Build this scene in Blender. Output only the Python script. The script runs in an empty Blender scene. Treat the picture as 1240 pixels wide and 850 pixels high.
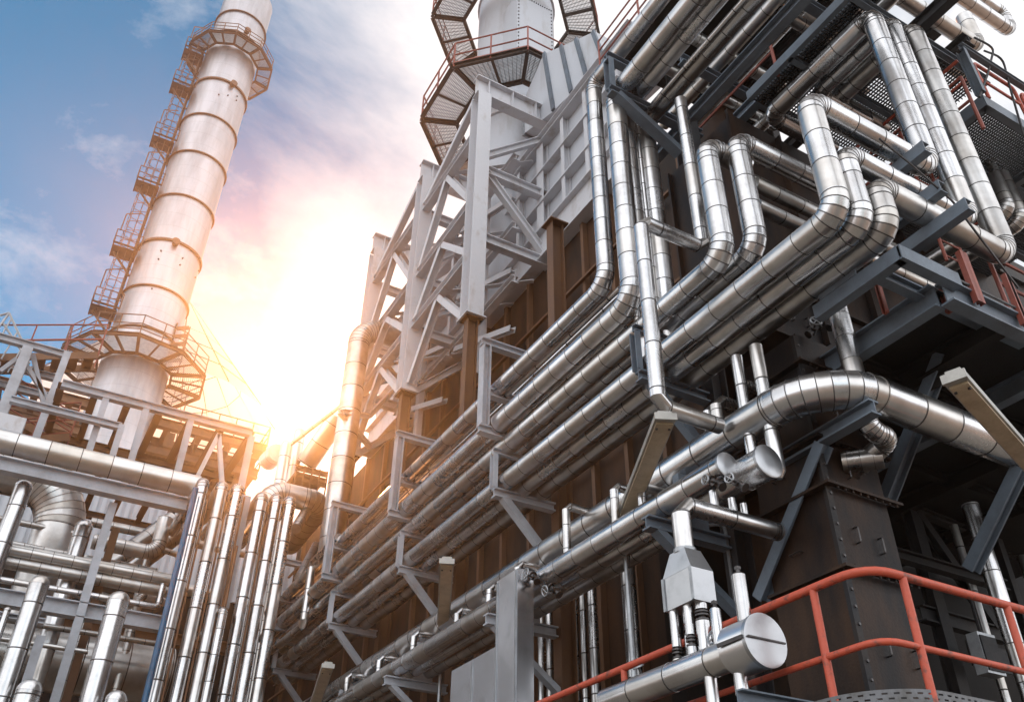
import bpy, bmesh, math, random
from mathutils import Vector, Matrix
random.seed(11)
R_ = math.radians
scene = bpy.context.scene
C = scene.collection
V3 = Vector

# ------------------------------------------------------------------ survey of the photograph: the lens, and points on real planes
F_PX, CX, CY = 1070.0, 620.0, 425.0
PITCH, ROLL, YAW = R_(35.518), R_(0.721), R_(29.223)
def _basis():
    f = V3((0, math.cos(PITCH), math.sin(PITCH))); r = V3((1, 0, 0)); u = r.cross(f)
    c, s = math.cos(ROLL), math.sin(ROLL)
    r, u = c * r + s * u, -s * r + c * u
    m = Matrix.Rotation(-YAW, 3, 'Z')
    return m @ r, m @ u, m @ f
CR, CU, CF = _basis()
EYE = V3((0, 0, 1.6))
def ray(px, py): return CR * ((px - CX) / F_PX) - CU * ((py - CY) / F_PX) + CF
def at(px, py, **k):
    (ax, v), = k.items(); i = 'xyz'.index(ax); d = ray(px, py)
    return EYE + d * ((v - EYE[i]) / d[i])
def along(p, axis, px, py):
    e = V3((0, 0, 0)); e['xyz'.index(axis)] = 1.0
    d = ray(px, py).normalized(); w = V3(p) - EYE; b = e.dot(d)
    return V3(p) + e * ((b * d.dot(w) - e.dot(w)) / (1 - b * b))
def proj(p):
    w = V3(p) - EYE; q = w.dot(CF)
    return (CX + F_PX * w.dot(CR) / q, CY - F_PX * w.dot(CU) / q, q)
def chain(x, p0, *segs, key='x'):
    p = at(p0[0], p0[1], **{key: x}); out = [p]
    for s in segs:
        p = along(p, *s) if len(s) == 3 else V3([s[1] if 'xyz'[i] == s[0] else p[i] for i in range(3)])
        out.append(p)
    return out
def wv(p, **k): return V3((k.get('x', p[0]), k.get('y', p[1]), k.get('z', p[2])))

# ------------------------------------------------------------------ materials
def _new(name):
    m = bpy.data.materials.new(name); m.use_nodes = True
    nt = m.node_tree; b = nt.nodes['Principled BSDF']
    return m, nt, b
def N(nt, t, **k):
    n = nt.nodes.new(t)
    for a, v in k.items():
        if a.startswith('i_'):
            key = a[2:]
            n.inputs[int(key) if key.isdigit() else key.replace('_', ' ')].default_value = v
        else: setattr(n, a, v)
    return n
def L(nt, a, b): nt.links.new(a, b)
def M_(nt, op, a, b=None, c=None):
    n = nt.nodes.new('ShaderNodeMath'); n.operation = op
    for i, v in enumerate((a, b, c)):
        if v is None: continue
        if isinstance(v, (int, float)): n.inputs[i].default_value = v
        else: L(nt, v, n.inputs[i])
    return n.outputs[0]
def ramp(nt, fac, stops):
    n = nt.nodes.new('ShaderNodeValToRGB')
    el = n.color_ramp.elements
    while len(el) < len(stops): el.new(0.5)
    for e, (p, c) in zip(el, stops):
        e.position = p; e.color = (c[0], c[1], c[2], 1) if not isinstance(c, (int, float)) else (c, c, c, 1)
    L(nt, fac, n.inputs[0]); return n.outputs[0]
def mixc(nt, fac, a, b, mode='MIX'):
    n = nt.nodes.new('ShaderNodeMix'); n.data_type = 'RGBA'; n.blend_type = mode
    for i, v in ((0, fac), (6, a), (7, b)):
        if isinstance(v, (int, float)): n.inputs[i].default_value = v
        elif isinstance(v, tuple): n.inputs[i].default_value = (v[0], v[1], v[2], 1)
        else: L(nt, v, n.inputs[i])
    return n.outputs[2]
def clad(name, col=(.66, .665, .675), rough=.25, wrinkle=.30, var=.26, grime=.42):
    """sheet metal lagging: one sleeve per UV unit, dark joints, dents, wrinkles, grime"""
    m, nt, b = _new(name)
    uv = N(nt, 'ShaderNodeUVMap'); sp = N(nt, 'ShaderNodeSeparateXYZ'); L(nt, uv.outputs[0], sp.inputs[0])
    u, v = sp.outputs[0], sp.outputs[1]
    oi = N(nt, 'ShaderNodeObjectInfo')
    fl = M_(nt, 'FLOOR', v); fr = M_(nt, 'SUBTRACT', v, fl)
    cmb = N(nt, 'ShaderNodeCombineXYZ'); L(nt, fl, cmb.inputs[0]); L(nt, oi.outputs['Random'], cmb.inputs[1])
    wn = N(nt, 'ShaderNodeTexWhiteNoise', noise_dimensions='2D'); L(nt, cmb.outputs[0], wn.inputs[0])
    sec = wn.outputs[0]
    seam = M_(nt, 'LESS_THAN', fr, .03)
    du = M_(nt, 'ABSOLUTE', M_(nt, 'SUBTRACT', u, M_(nt, 'ADD', M_(nt, 'MULTIPLY', sec, .35), .5)))
    lseam = M_(nt, 'LESS_THAN', du, .008)
    seam = M_(nt, 'MAXIMUM', seam, M_(nt, 'MULTIPLY', lseam, .8))
    tc = N(nt, 'ShaderNodeTexCoord')
    big = N(nt, 'ShaderNodeTexNoise', i_Scale=2.3, i_Detail=4.0, i_Roughness=.6); L(nt, tc.outputs['Object'], big.inputs[0])
    fine = N(nt, 'ShaderNodeTexNoise', i_Scale=26.0, i_Detail=3.0); L(nt, tc.outputs['Object'], fine.inputs[0])
    st = N(nt, 'ShaderNodeCombineXYZ'); L(nt, M_(nt, 'MULTIPLY', u, 1.1), st.inputs[0]); L(nt, M_(nt, 'MULTIPLY', v, 8.0), st.inputs[1]); L(nt, M_(nt, 'MULTIPLY', oi.outputs['Random'], 50.0), st.inputs[2])
    wr = N(nt, 'ShaderNodeTexNoise', i_Scale=1.0, i_Detail=0.0); L(nt, st.outputs[0], wr.inputs[0])
    base = mixc(nt, sec, tuple(c * (1 - var) for c in col), tuple(min(1, c * (1 + var * .45)) for c in col))
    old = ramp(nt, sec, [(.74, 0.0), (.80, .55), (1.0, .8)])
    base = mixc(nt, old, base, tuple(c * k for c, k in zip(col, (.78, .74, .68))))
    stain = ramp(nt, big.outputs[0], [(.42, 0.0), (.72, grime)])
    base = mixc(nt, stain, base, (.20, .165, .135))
    base = mixc(nt, M_(nt, 'MULTIPLY', seam, .85), base, (.035, .03, .028))
    L(nt, base, b.inputs['Base Color'])
    b.inputs['Metallic'].default_value = 1.0
    rr = M_(nt, 'ADD', M_(nt, 'MULTIPLY', fine.outputs[0], .05), M_(nt, 'ADD', M_(nt, 'MULTIPLY', sec, .10), rough - .06))
    rr = M_(nt, 'ADD', rr, M_(nt, 'MULTIPLY', seam, .3))
    L(nt, rr, b.inputs['Roughness'])
    dn = N(nt, 'ShaderNodeTexNoise', i_Scale=3.1, i_Detail=.5); L(nt, tc.outputs['Object'], dn.inputs[0])
    h = M_(nt, 'ADD', M_(nt, 'MULTIPLY', wr.outputs[0], wrinkle * .22), M_(nt, 'MULTIPLY', dn.outputs[0], 1.1))
    h = M_(nt, 'SUBTRACT', h, M_(nt, 'MULTIPLY', seam, .25))
    bp = N(nt, 'ShaderNodeBump', i_Strength=.20, i_Distance=.02); L(nt, h, bp.inputs['Height']); L(nt, bp.outputs[0], b.inputs['Normal'])
    return m
def paint(name, col, rough=.5, metal=0.0, col2=None, scale=3.0, lo=.42, hi=.7, bump=.06, fs=40.0, spec=.5, zs=1.0, fm=.28):
    """painted or bare steel with blotchy dirt of its own shape"""
    m, nt, b = _new(name)
    tc = N(nt, 'ShaderNodeTexCoord')
    n1 = N(nt, 'ShaderNodeTexNoise', i_Scale=scale, i_Detail=6.0, i_Roughness=.62); mp = N(nt, 'ShaderNodeMapping'); mp.inputs['Scale'].default_value = (1, 1, zs); L(nt, tc.outputs['Object'], mp.inputs[0]); L(nt, mp.outputs[0], n1.inputs[0])
    n2 = N(nt, 'ShaderNodeTexNoise', i_Scale=fs, i_Detail=3.0); L(nt, tc.outputs['Object'], n2.inputs[0])
    col2 = col2 or tuple(c * .62 for c in col)
    f = ramp(nt, n1.outputs[0], [(lo, 0.0), (hi, 1.0)])
    base = mixc(nt, f, col, col2)
    base = mixc(nt, M_(nt, 'MULTIPLY', n2.outputs[0], fm), base, tuple(c * .45 for c in col))
    L(nt, base, b.inputs['Base Color']); b.inputs['Metallic'].default_value = metal; b.inputs['Specular IOR Level'].default_value = spec
    L(nt, M_(nt, 'ADD', M_(nt, 'MULTIPLY', n2.outputs[0], .25 * min(1, fm / .28)), rough - .12 * min(1, fm / .28)), b.inputs['Roughness'])
    bp = N(nt, 'ShaderNodeBump', i_Strength=bump * 3, i_Distance=.01); L(nt, M_(nt, 'ADD', n1.outputs[0], M_(nt, 'MULTIPLY', n2.outputs[0], .4 * min(1, fm / .28))), bp.inputs['Height']); L(nt, bp.outputs[0], b.inputs['Normal'])
    return m
MT = {}
MT['clad'] = clad('lagging')
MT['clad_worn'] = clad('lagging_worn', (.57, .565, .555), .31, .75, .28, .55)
MT['clad_far'] = clad('lagging_far', (.62, .615, .60), .32, .3, .16, .25)
MT['duct'] = paint('sheet_metal_box', (.54, .55, .58), .27, 1.0, (.47, .475, .50), 1.6, bump=.012, fs=20.0, fm=.08)
MT['stack'] = None
MT['white'] = paint('pale_steel_paint', (.55, .565, .60), .5, 0, (.30, .25, .20), 2.4, bump=.03, lo=.56, hi=.82, zs=.5)
MT['wall_w'] = paint('pale_casing_paint', (.48, .515, .565), .55, 0, (.29, .27, .25), 1.5, bump=.03, lo=.52, hi=.85, zs=.3)
MT['grey'] = paint('blue_grey_paint', (.13, .165, .205), .5, 0, (.085, .10, .12), 2.2, spec=.3)
MT['pale'] = paint('light_blue_grey_paint', (.42, .45, .50), .48, 0, (.28, .29, .31), 2.0)
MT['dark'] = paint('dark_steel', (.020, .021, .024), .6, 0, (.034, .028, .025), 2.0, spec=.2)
MT['rust'] = paint('rusty_casing', (.054, .025, .012), .66, 0, (.012, .009, .007), 1.5, bump=.1, spec=.2, zs=.35, lo=.38, hi=.60)
MT['casing'] = paint('blackened_casing', (.0115, .010, .0105), .5, 0, (.050, .027, .016), 2.6, bump=.16, spec=.14, zs=.3, lo=.40, hi=.68)
MT['cover'] = paint('dull_end_cover', (.36, .37, .385), .42, .9, (.29, .29, .30), 3.0, bump=.012, fm=.1)
MT['plate'] = paint('weathered_plate', (.15, .155, .165), .6, .3, (.09, .085, .08), 7.0)
MT['shade_black'] = paint('shade_black_steel', (.010, .0095, .0095), .7, 0, (.018, .014, .012), 1.5, spec=.1)  # near-black base puts the deep shade under decks and in recesses into colour
MT['brown'] = paint('brown_steel', (.13, .068, .036), .6, 0, (.11, .06, .04), 1.5, spec=.25)
MT['orange'] = paint('orange_red_paint', (.47, .075, .035), .5, 0, (.15, .05, .035), 11.0, lo=.54, hi=.66, bump=.12)
MT['orange2'] = paint('dull_red_paint', (.27, .06, .035), .55, 0, (.16, .04, .03), 4.0)
MT['blue'] = paint('blue_pipe_paint', (.03, .12, .24), .45, 0, None, 3.0)
MT['galv'] = paint('galvanised_steel', (.36, .38, .40), .42, .8, (.26, .27, .28), 6.0)
MT['bolt'] = paint('bolt_steel', (.09, .085, .085), .4, .9)
MT['lens'] = paint('lamp_lens', (.50, .40, .27), .35, 0, (.36, .28, .18), 5.0)
MT['lampbody'] = paint('lamp_body', (.40, .39, .36), .45, .3)
MT['rustring'] = paint('rusty_ring', (.20, .095, .045), .65, .1, (.12, .06, .035), 3.0)
MT['rustplat'] = paint('rusty_platform', (.21, .11, .06), .65, 0, (.13, .075, .05), 2.0, spec=.25)
MT['dkbrown'] = paint('dark_brown_steel', (.055, .042, .036), .6, 0, (.03, .024, .022), 2.0, spec=.25)
MT['panel'] = paint('pale_sheeting', (.62, .60, .57), .6, 0, (.5, .48, .46), .6)
MT['concrete'] = paint('concrete', (.215, .185, .15), .85, 0, (.15, .128, .105), .35, bump=.2, fs=8.0)
def sheet_metal(name, col, rough):
    m, nt, b = _new(name); tc = N(nt, 'ShaderNodeTexCoord')
    n1 = N(nt, 'ShaderNodeTexNoise', i_Scale=1.7, i_Detail=1.0); L(nt, tc.outputs['Object'], n1.inputs[0])
    n2 = N(nt, 'ShaderNodeTexNoise', i_Scale=5.0, i_Detail=5.0, i_Roughness=.6); L(nt, tc.outputs['Object'], n2.inputs[0])
    L(nt, mixc(nt, ramp(nt, n2.outputs[0], [(.5, 0.), (.8, .6)]), col, tuple(c * .6 for c in col)), b.inputs['Base Color'])
    b.inputs['Metallic'].default_value = 1.0; L(nt, M_(nt, 'ADD', M_(nt, 'MULTIPLY', n2.outputs[0], .12), rough - .06), b.inputs['Roughness'])
    bp = N(nt, 'ShaderNodeBump', i_Strength=.35, i_Distance=.05); L(nt, n1.outputs[0], bp.inputs['Height']); L(nt, bp.outputs[0], b.inputs['Normal']); return m
MT['duct'] = sheet_metal('sheet_metal_box', (.62, .63, .66), .24)
MT['cover'] = sheet_metal('dull_end_cover', (.42, .43, .445), .36)
def sheeting():
    m, nt, b = _new('translucent_sheeting'); o = nt.nodes['Material Output']
    d = N(nt, 'ShaderNodeBsdfDiffuse'); t = N(nt, 'ShaderNodeBsdfTranslucent'); d.inputs[0].default_value = (.75, .74, .73, 1); t.inputs[0].default_value = (.9, .88, .86, 1)
    mx = N(nt, 'ShaderNodeMixShader', i_0=.6); L(nt, d.outputs[0], mx.inputs[1]); L(nt, t.outputs[0], mx.inputs[2]); L(nt, mx.outputs[0], o.inputs['Surface']); return m
MT['sheeting'] = sheeting()
def stack_mat():
    m, nt, b = _new('stack_shell')
    tc = N(nt, 'ShaderNodeTexCoord'); mp = N(nt, 'ShaderNodeMapping'); mp.inputs['Scale'].default_value = (1, 1, .16)
    L(nt, tc.outputs['Object'], mp.inputs[0])
    n1 = N(nt, 'ShaderNodeTexNoise', i_Scale=1.1, i_Detail=7.0, i_Roughness=.65); L(nt, mp.outputs[0], n1.inputs[0])
    sp = N(nt, 'ShaderNodeSeparateXYZ'); L(nt, tc.outputs['Object'], sp.inputs[0])
    fr = M_(nt, 'FRACT', M_(nt, 'DIVIDE', sp.outputs[2], 1.02)); ln = M_(nt, 'LESS_THAN', fr, .025)
    base = mixc(nt, ramp(nt, n1.outputs[0], [(.38, 0.), (.7, 1.)]), (.43, .435, .46), (.26, .26, .27))
    base = mixc(nt, M_(nt, 'MULTIPLY', ln, .4), base, (.2, .19, .18))
    L(nt, base, b.inputs['Base Color']); b.inputs['Metallic'].default_value = .8; b.inputs['Roughness'].default_value = .38
    bp = N(nt, 'ShaderNodeBump', i_Strength=.2, i_Distance=.03); L(nt, M_(nt, 'SUBTRACT', n1.outputs[0], M_(nt, 'MULTIPLY', ln, .5)), bp.inputs['Height']); L(nt, bp.outputs[0], b.inputs['Normal'])
    return m
MT['stack'] = stack_mat()

# ------------------------------------------------------------------ mesh builder
class MB:
    def __init__(s): s.v = []; s.f = []; s.uv = []; s.sm = []; s.mi = []; s.cm = 0
    def face(s, idx, smooth=False, uv=None): s.f.append(tuple(idx)); s.sm.append(smooth); s.uv.append(uv); s.mi.append(s.cm)
    def obox(s, p, q, up, a0, a1, b0, b1):
        p, q = V3(p), V3(q); d = (q - p)
        if d.length < 1e-6: return s
        d.normalize(); up = V3(up)
        if abs(d.dot(up.normalized())) > .995: up = V3((0, 1, 0)) if abs(d.y) < .9 else V3((1, 0, 0))
        sd = d.cross(up).normalized(); u = sd.cross(d).normalized(); n = len(s.v)
        for e in (p, q):
            for a, b in ((a0, b0), (a1, b0), (a1, b1), (a0, b1)): s.v.append(e + sd * a + u * b)
        for f in ((3, 2, 1, 0), (4, 5, 6, 7), (0, 1, 5, 4), (1, 2, 6, 5), (2, 3, 7, 6), (3, 0, 4, 7)): s.face([n + i for i in f])
        return s
    def box(s, c, sx, sy, sz):
        c = V3(c); return s.obox(c - V3((sx / 2, 0, 0)), c + V3((sx / 2, 0, 0)), (0, 0, 1), -sy / 2, sy / 2, -sz / 2, sz / 2)
    def mm(s, x0, x1, y0, y1, z0, z1): return s.box(((x0 + x1) / 2, (y0 + y1) / 2, (z0 + z1) / 2), abs(x1 - x0), abs(y1 - y0), abs(z1 - z0))
    def ibeam(s, p, q, h, w, up=(0, 0, 1), t=.014, tf=.02):
        s.obox(p, q, up, -w / 2, w / 2, h / 2 - tf, h / 2); s.obox(p, q, up, -w / 2, w / 2, -h / 2, -h / 2 + tf)
        s.obox(p, q, up, -t / 2, t / 2, -h / 2 + tf, h / 2 - tf); return s
    def channel(s, p, q, h, w, up=(0, 0, 1), t=.012, side=1):
        s.obox(p, q, up, -t / 2, t / 2, -h / 2, h / 2)
        a, b = (t / 2, w) if side > 0 else (-w, -t / 2)
        s.obox(p, q, up, a, b, h / 2 - t, h / 2); s.obox(p, q, up, a, b, -h / 2, -h / 2 + t); return s
    def angle(s, p, q, h, w, up=(0, 0, 1), t=.012, side=1):
        s.obox(p, q, up, -t / 2, t / 2, -h / 2, h / 2)
        a, b = (t / 2, w) if side > 0 else (-w, -t / 2)
        s.obox(p, q, up, a, b, -h / 2, -h / 2 + t); return s
    def rings(s, rl, n=16, cap0=True, cap1=True, smooth=True):
        """rl: (centre, direction, radius, v, [squash direction scale])"""
        d0 = V3(rl[0][1]).normalized()
        ref = V3((0, 0, 1)) if abs(d0.z) < .9 else V3((0, 1, 0))
        x = d0.cross(ref).normalized(); prev = d0; base = len(s.v)
        for c, d, r, v in rl:
            d = V3(d).normalized(); x = prev.rotation_difference(d) @ x; x = (x - d * x.dot(d)).normalized(); prev = d; y = d.cross(x)
            for k in range(n):
                a = 2 * math.pi * k / n; s.v.append(V3(c) + (x * math.cos(a) + y * math.sin(a)) * r)
        for i in range(len(rl) - 1):
            v0, v1 = rl[i][3], rl[i + 1][3]
            for k in range(n):
                k1 = (k + 1) % n; a = base + i * n
                s.face((a + k, a + k1, a + n + k1, a + n + k), smooth, ((k / n, v0), ((k + 1) / n, v0), ((k + 1) / n, v1), (k / n, v1)))
        if cap0: s.face([base + k for k in range(n - 1, -1, -1)])
        if cap1: s.face([base + (len(rl) - 1) * n + k for k in range(n)])
        return s
    def cyl(s, p, q, r, n=12, r2=None, caps=True, sec=None):
        p, q = V3(p), V3(q); d = q - p; l = d.length
        return s.rings([(p, d, r, 0), (q, d, r if r2 is None else r2, l / sec if sec else 1)], n, caps, caps)
    def tube(s, pts, r, n=8, bend=None, k=4, caps=True, closed=False):
        pts = [V3(p) for p in pts]; out = []
        b = bend if bend is not None else r * 2.5
        for i, p in enumerate(pts):
            if 0 < i < len(pts) - 1 and b > 0:
                a, c = (pts[i - 1] - p), (pts[i + 1] - p); la, lc = a.length, c.length; a.normalize(); c.normalize()
                ang = math.pi - a.angle(c, math.pi)
                if ang < .03: out.append(p); continue
                t = min(b * math.tan(ang / 2), la * .49, lc * .49)
                for j in range(k + 1):
                    w = j / k; out.append((p + a * t) * (1 - w) ** 2 + p * 2 * w * (1 - w) + (p + c * t) * w ** 2)
            else: out.append(p)
        rl = []
        for i, p in enumerate(out):
            d = (out[min(i + 1, len(out) - 1)] - out[max(i - 1, 0)])
            rl.append((p, d, r, i))
        return s.rings(rl, n, caps, caps)
    def prism(s, poly, ext):
        """poly: 3d points in order, extruded by the vector ext"""
        n = len(s.v); k = len(poly); ext = V3(ext)
        s.v += [V3(p) for p in poly] + [V3(p) + ext for p in poly]
        s.face([n + i for i in range(k)]); s.face([n + k + i for i in range(k - 1, -1, -1)])
        for i in range(k):
            j = (i + 1) % k; s.face((n + j, n + i, n + k + i, n + k + j))
        return s
    def loft(s, a, b, caps=True):
        n = len(s.v); k = len(a); s.v += [V3(p) for p in a] + [V3(p) for p in b]
        for i in range(k):
            j = (i + 1) % k; s.face((n + i, n + j, n + k + j, n + k + i))
        if caps: s.face([n + i for i in range(k - 1, -1, -1)]); s.face([n + k + i for i in range(k)])
        return s
    def build(s, name, mats, parent=None, origin=None):
        me = bpy.data.meshes.new(name); o = V3(origin) if origin is not None else V3((0, 0, 0))
        me.from_pydata([tuple(v - o) for v in s.v], [], s.f)
        ul = me.uv_layers.new(name='UVMap'); i = 0
        buf = []
        for p, uv in zip(me.polygons, s.uv):
            for j in range(p.loop_total):
                buf += uv[j] if uv else (.25, .4)
        ul.data.foreach_set('uv', buf)
        me.polygons.foreach_set('use_smooth', s.sm); me.polygons.foreach_set('material_index', s.mi)
        for m in (mats if isinstance(mats, (list, tuple)) else [mats]): me.materials.append(m)
        bm = bmesh.new(); bm.from_mesh(me); bmesh.ops.recalc_face_normals(bm, faces=bm.faces); bm.to_mesh(me); bm.free()
        me.update()
        if any(s.sm): me.set_sharp_from_angle(angle=R_(38))
        ob = bpy.data.objects.new(name, me); C.objects.link(ob)
        if parent is not None:
            ob.parent = parent; ob.location = o - parent.location
        else: ob.location = o
        return ob

def tag(o, label=None, cat=None, group=None, kind=None):
    if label: o['label'] = label
    if cat: o['category'] = cat
    if group: o['group'] = group
    if kind: o['kind'] = kind
    return o
def thing(name, label, cat, loc=(0, 0, 0), group=None):
    o = bpy.data.objects.new(name, None); o.empty_display_size = .2; C.objects.link(o); o.location = V3(loc)
    return tag(o, label, cat, group)

# ------------------------------------------------------------------ lagged pipes
def straight(mb, p, q, r, v0, sec, n, cap0=False, cap1=False, lip=True):
    p, q = V3(p), V3(q); d = q - p; l = d.length; d.normalize()
    if l < 1e-4: return v0
    v1 = v0 + l / sec; rl = [(p, d, r, v0)]
    k = math.floor(v0) + 1
    lw = min(.015, r * .15)
    while lip and k < v1 - .02:
        t = (k - v0) * sec
        if t > .02 and t + lw < l - .01:
            c = p + d * t
            rl += [(c, d, r, k), (c, d, r * 1.015, k + .001), (c + d * lw, d, r * 1.015, k + lw / sec), (c + d * lw, d, r, k + lw / sec + .001)]
        k += 1
    rl.append((q, d, r, v1)); mb.rings(rl, n, cap0, cap1); return v1
def elbow(mb, p, a, c, t, r, v0, n, gores=5):
    """lobster-back bend round corner p; a, c unit vectors to the neighbours, t tangent length"""
    ang = math.pi - a.angle(c, math.pi)
    Rb = t / max(1e-6, math.tan(ang / 2)); nrm = (a + c).normalized(); cen = p + nrm * (Rb / math.cos(ang / 2))
    e0 = (p + a * t - cen); ax = e0.cross(p + c * t - cen).normalized(); rl = []
    for j in range(gores + 1):
        rot = Matrix.Rotation(ang * j / gores, 3, ax); cc = cen + rot @ e0; dd = rot @ (-a)
        ex = 1.0 if j in (0, gores) else 1.02
        lw = min(.018, r * .15)
        if gores > 1:
            rl += [(cc - dd * lw * .5, dd, r * ex, v0 + j - .02 if j else v0), (cc - dd * lw * .5, dd, r * ex * 1.02, v0 + j + .001),
                   (cc + dd * lw * .5, dd, r * ex * 1.02, v0 + j + .045), (cc + dd * lw * .5, dd, r * ex, v0 + j + .05)]
        else: rl.append((cc, dd, r * ex, v0 + j + .1))
    mb.rings(rl, n, False, False); return v0 + gores
def lagged(name, label, cat, pts, r, group=None, mat='clad', bend=1.7, sec=.40, n=20, caps=(True, True), gores=5, endcap=None, lip=True):
    pts = [V3(p) for p in pts]; m = MT[mat]
    segs = []; cur = pts[0]; v = math.floor(random.random() * 40) + random.random()
    if len(pts) == 2 and not endcap:
        mb = MB(); straight(mb, pts[0], pts[1], r, v, sec, n, caps[0], caps[1], lip)
        return tag(mb.build(name, m, None, (pts[0] + pts[1]) / 2), label, cat, group)
    root = thing(name, label, cat, pts[0], group)
    for i in range(1, len(pts)):
        p = pts[i]
        if i < len(pts) - 1:
            a, c = (pts[i - 1] - p), (pts[i + 1] - p); la, lc = a.length, c.length; a.normalize(); c.normalize()
            ang = math.pi - a.angle(c, math.pi); b = bend[i - 1] if isinstance(bend, (list, tuple)) else bend
            t = min(b * r * math.tan(ang / 2) if gores > 1 else r * 1.05 * math.tan(ang / 2), la * .48, lc * .48)
            mb = MB(); v = straight(mb, cur, p + a * t, r, v, sec, n, caps[0] and i == 1, False, lip)
            if (p + a * t - cur).length > .01: mb.build('straight_section', m, root, (cur + p) / 2)
            mb = MB(); v = elbow(mb, p, a, c, t, r, math.floor(v) + 1, n, gores); mb.build('elbow', m, root, p)
            cur = p + c * t
        else:
            mb = MB(); v = straight(mb, cur, p, r, v, sec, n, caps[0] and len(pts) == 2, caps[1] and not endcap, lip); mb.build('straight_section', m, root, (cur + p) / 2)
    if endcap:
        for e in endcap:
            p, q = (pts[0], pts[1]) if e == 0 else (pts[-1], pts[-2]); d = (p - q).normalized()
            mb = MB(); mb.rings([(p - d * .02, d, r * 1.06, .2), (p + d * .012, d, r * 1.06, .25), (p + d * .02, d, r * .97, .3), (p + d * .022, d, r * .3, .4)], n, False, True)
            mb.build('end_cap', MT['cover'], root, p)
    return root
def beam(name, label, p, q, h, w, mat='grey', group=None, up=(0, 0, 1), shape='ibeam', cat='beam'):
    mb = MB(); getattr(mb, shape)(p, q, h, w, up); return tag(mb.build(name, MT[mat], None, (V3(p) + V3(q)) / 2), label, cat, group)
# ------------------------------------------------------------------ main layout (metres; x = out of the long facade, y = along it)
XP, XW = 6.4, 8.3              # post plane, furnace casing plane
POSTY = [6.63, 10.03, 13.0, 16.6, 20.2]
FAR = 21.5
Q = {}
def apipe(x, pxs, far=FAR):    # A pipe: starts far away along the facade, z from one pixel
    p = at(pxs[0], pxs[1], x=x); return V3((x, far, p.z))
def path(p0, *segs):
    out = [V3(p0)]
    for s in segs:
        p = out[-1]
        if len(s) == 3: out.append(along(p, *s))
        else: out.append(V3([s[1] if 'xyz'[i] == s[0] else p[i] for i in range(3)]))
    return out
GL = 'pipes folded round the corner in tall loops'
# three loops of the middle rack
P = path(apipe(5.45, (800, 432)), ('y', 1016, 258), ('z', 982, 122), ('x', 1136, 190), ('z', 1055, 20), ('y', 932, 140), ('x', 1010, 178)); Q['L1'] = P
lagged('lagged_pipe', 'silver pipe with the tallest of the three nested corner loops', 'pipe', P, .13, GL, bend=[1.6, 1.5, 1.5, 1.3, 1.4])
P = path(apipe(5.72, (800, 462)), ('y', 1046, 272), ('z', 1022, 186), ('x', 1182, 257), ('z', 1080, 28), ('y', 985, 110), ('x', 1055, 140)); Q['L2'] = P
lagged('lagged_pipe', 'silver lagged pipe with the middle one of the three nested corner loops', 'pipe', P, .118, GL, bend=[1.6, 1.5, 1.5, 1.3, 1.4])
P = path(apipe(6.0, (800, 486)), ('y', 1078, 282), ('z', 1058, 228), ('x', 1218, 312), ('z', 1097, 40), ('y', 1000, 112), ('x', 1075, 150)); Q['L3'] = P
lagged('lagged_pipe', 'silver lagged pipe with the lowest, shortest corner loop, its underside finely wrinkled', 'pipe', P, .13, GL, 'clad_worn', bend=[1.5, 1.35, 1.5, 1.3, 1.4])
# upper pair with short loops
GK = 'pair of pipes with upright bends left of the corner loops'
P = path(apipe(5.45, (675, 487)), ('y', 876, 310), ('z', 853, 178), ('x', 905, 200)); Q['K1'] = P
lagged('lagged_pipe', 'silver lagged pipe rising to a short bend left of its twin, above the middle rack', 'pipe', P, .13, GK, bend=[1.9, 1.5])
P = path(apipe(5.8, (675, 506)), ('y', 920, 305), ('z', 893, 170), ('x', 1010, 234)); Q['K2'] = P
lagged('lagged_pipe', 'silver lagged pipe rising right of its twin and running right behind the tallest loop', 'pipe', P, .13, GK, bend=[1.8, 1.5])
# upper rack, verticals and overhead runs
GT = 'pipes that climb the casing and run out overhead'
P = path(apipe(5.3, (645, 431)), ('y', 733, 342), ('z', 717, 104), ('y', -4.0)); Q['p1'] = P
lagged('lagged_pipe', 'topmost silver pipe of the upper rack, leftmost in the climbing bundle', 'pipe', P, .118, GT, bend=[2.2, 1.6])
P = path(apipe(5.3, (675, 449)), ('y', 762, 360), ('z', 738, 118), ('y', -4.0)); Q['p2'] = P
lagged('lagged_pipe', 'thick silver pipe second from the left in the climbing bundle', 'pipe', P, .145, GT, bend=[1.9, 1.5])
p = at(757, 135, x=5.55)
P = path(along(p, 'z', 800, 440), ('z', 757, 132), ('y', -4.0)); Q['v3'] = P
lagged('lagged_pipe', 'upright silver pipe third in the climbing bundle, running out overhead beside the thickest', 'pipe', P, .125, GT, bend=1.4)
p = at(782, 160, x=5.85)
P = path(along(p, 'z', 815, 440), ('z', 781, 150), ('y', -4.0)); Q['v4'] = P
lagged('lagged_pipe', 'upright silver pipe fourth in the climbing bundle, rearmost overhead run', 'pipe', P, .135, GT, bend=1.4)
for k, (px, py, x, r, lab) in enumerate([(748, 128, 5.42, .04, 'thin bright tube between the second and third climbing pipes'), (771, 150, 5.7, .045, 'thin bright tube between the third and fourth climbing pipes')]):
    p = at(px, py, x=x)
    lagged('thin_tube', lab, 'tube', path(along(p, 'z', px + 40, 400), ('z', px, py), ('y', -4.0)), r, 'thin tubes among the climbing pipes', sec=.5, n=10, bend=2.5)
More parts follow.
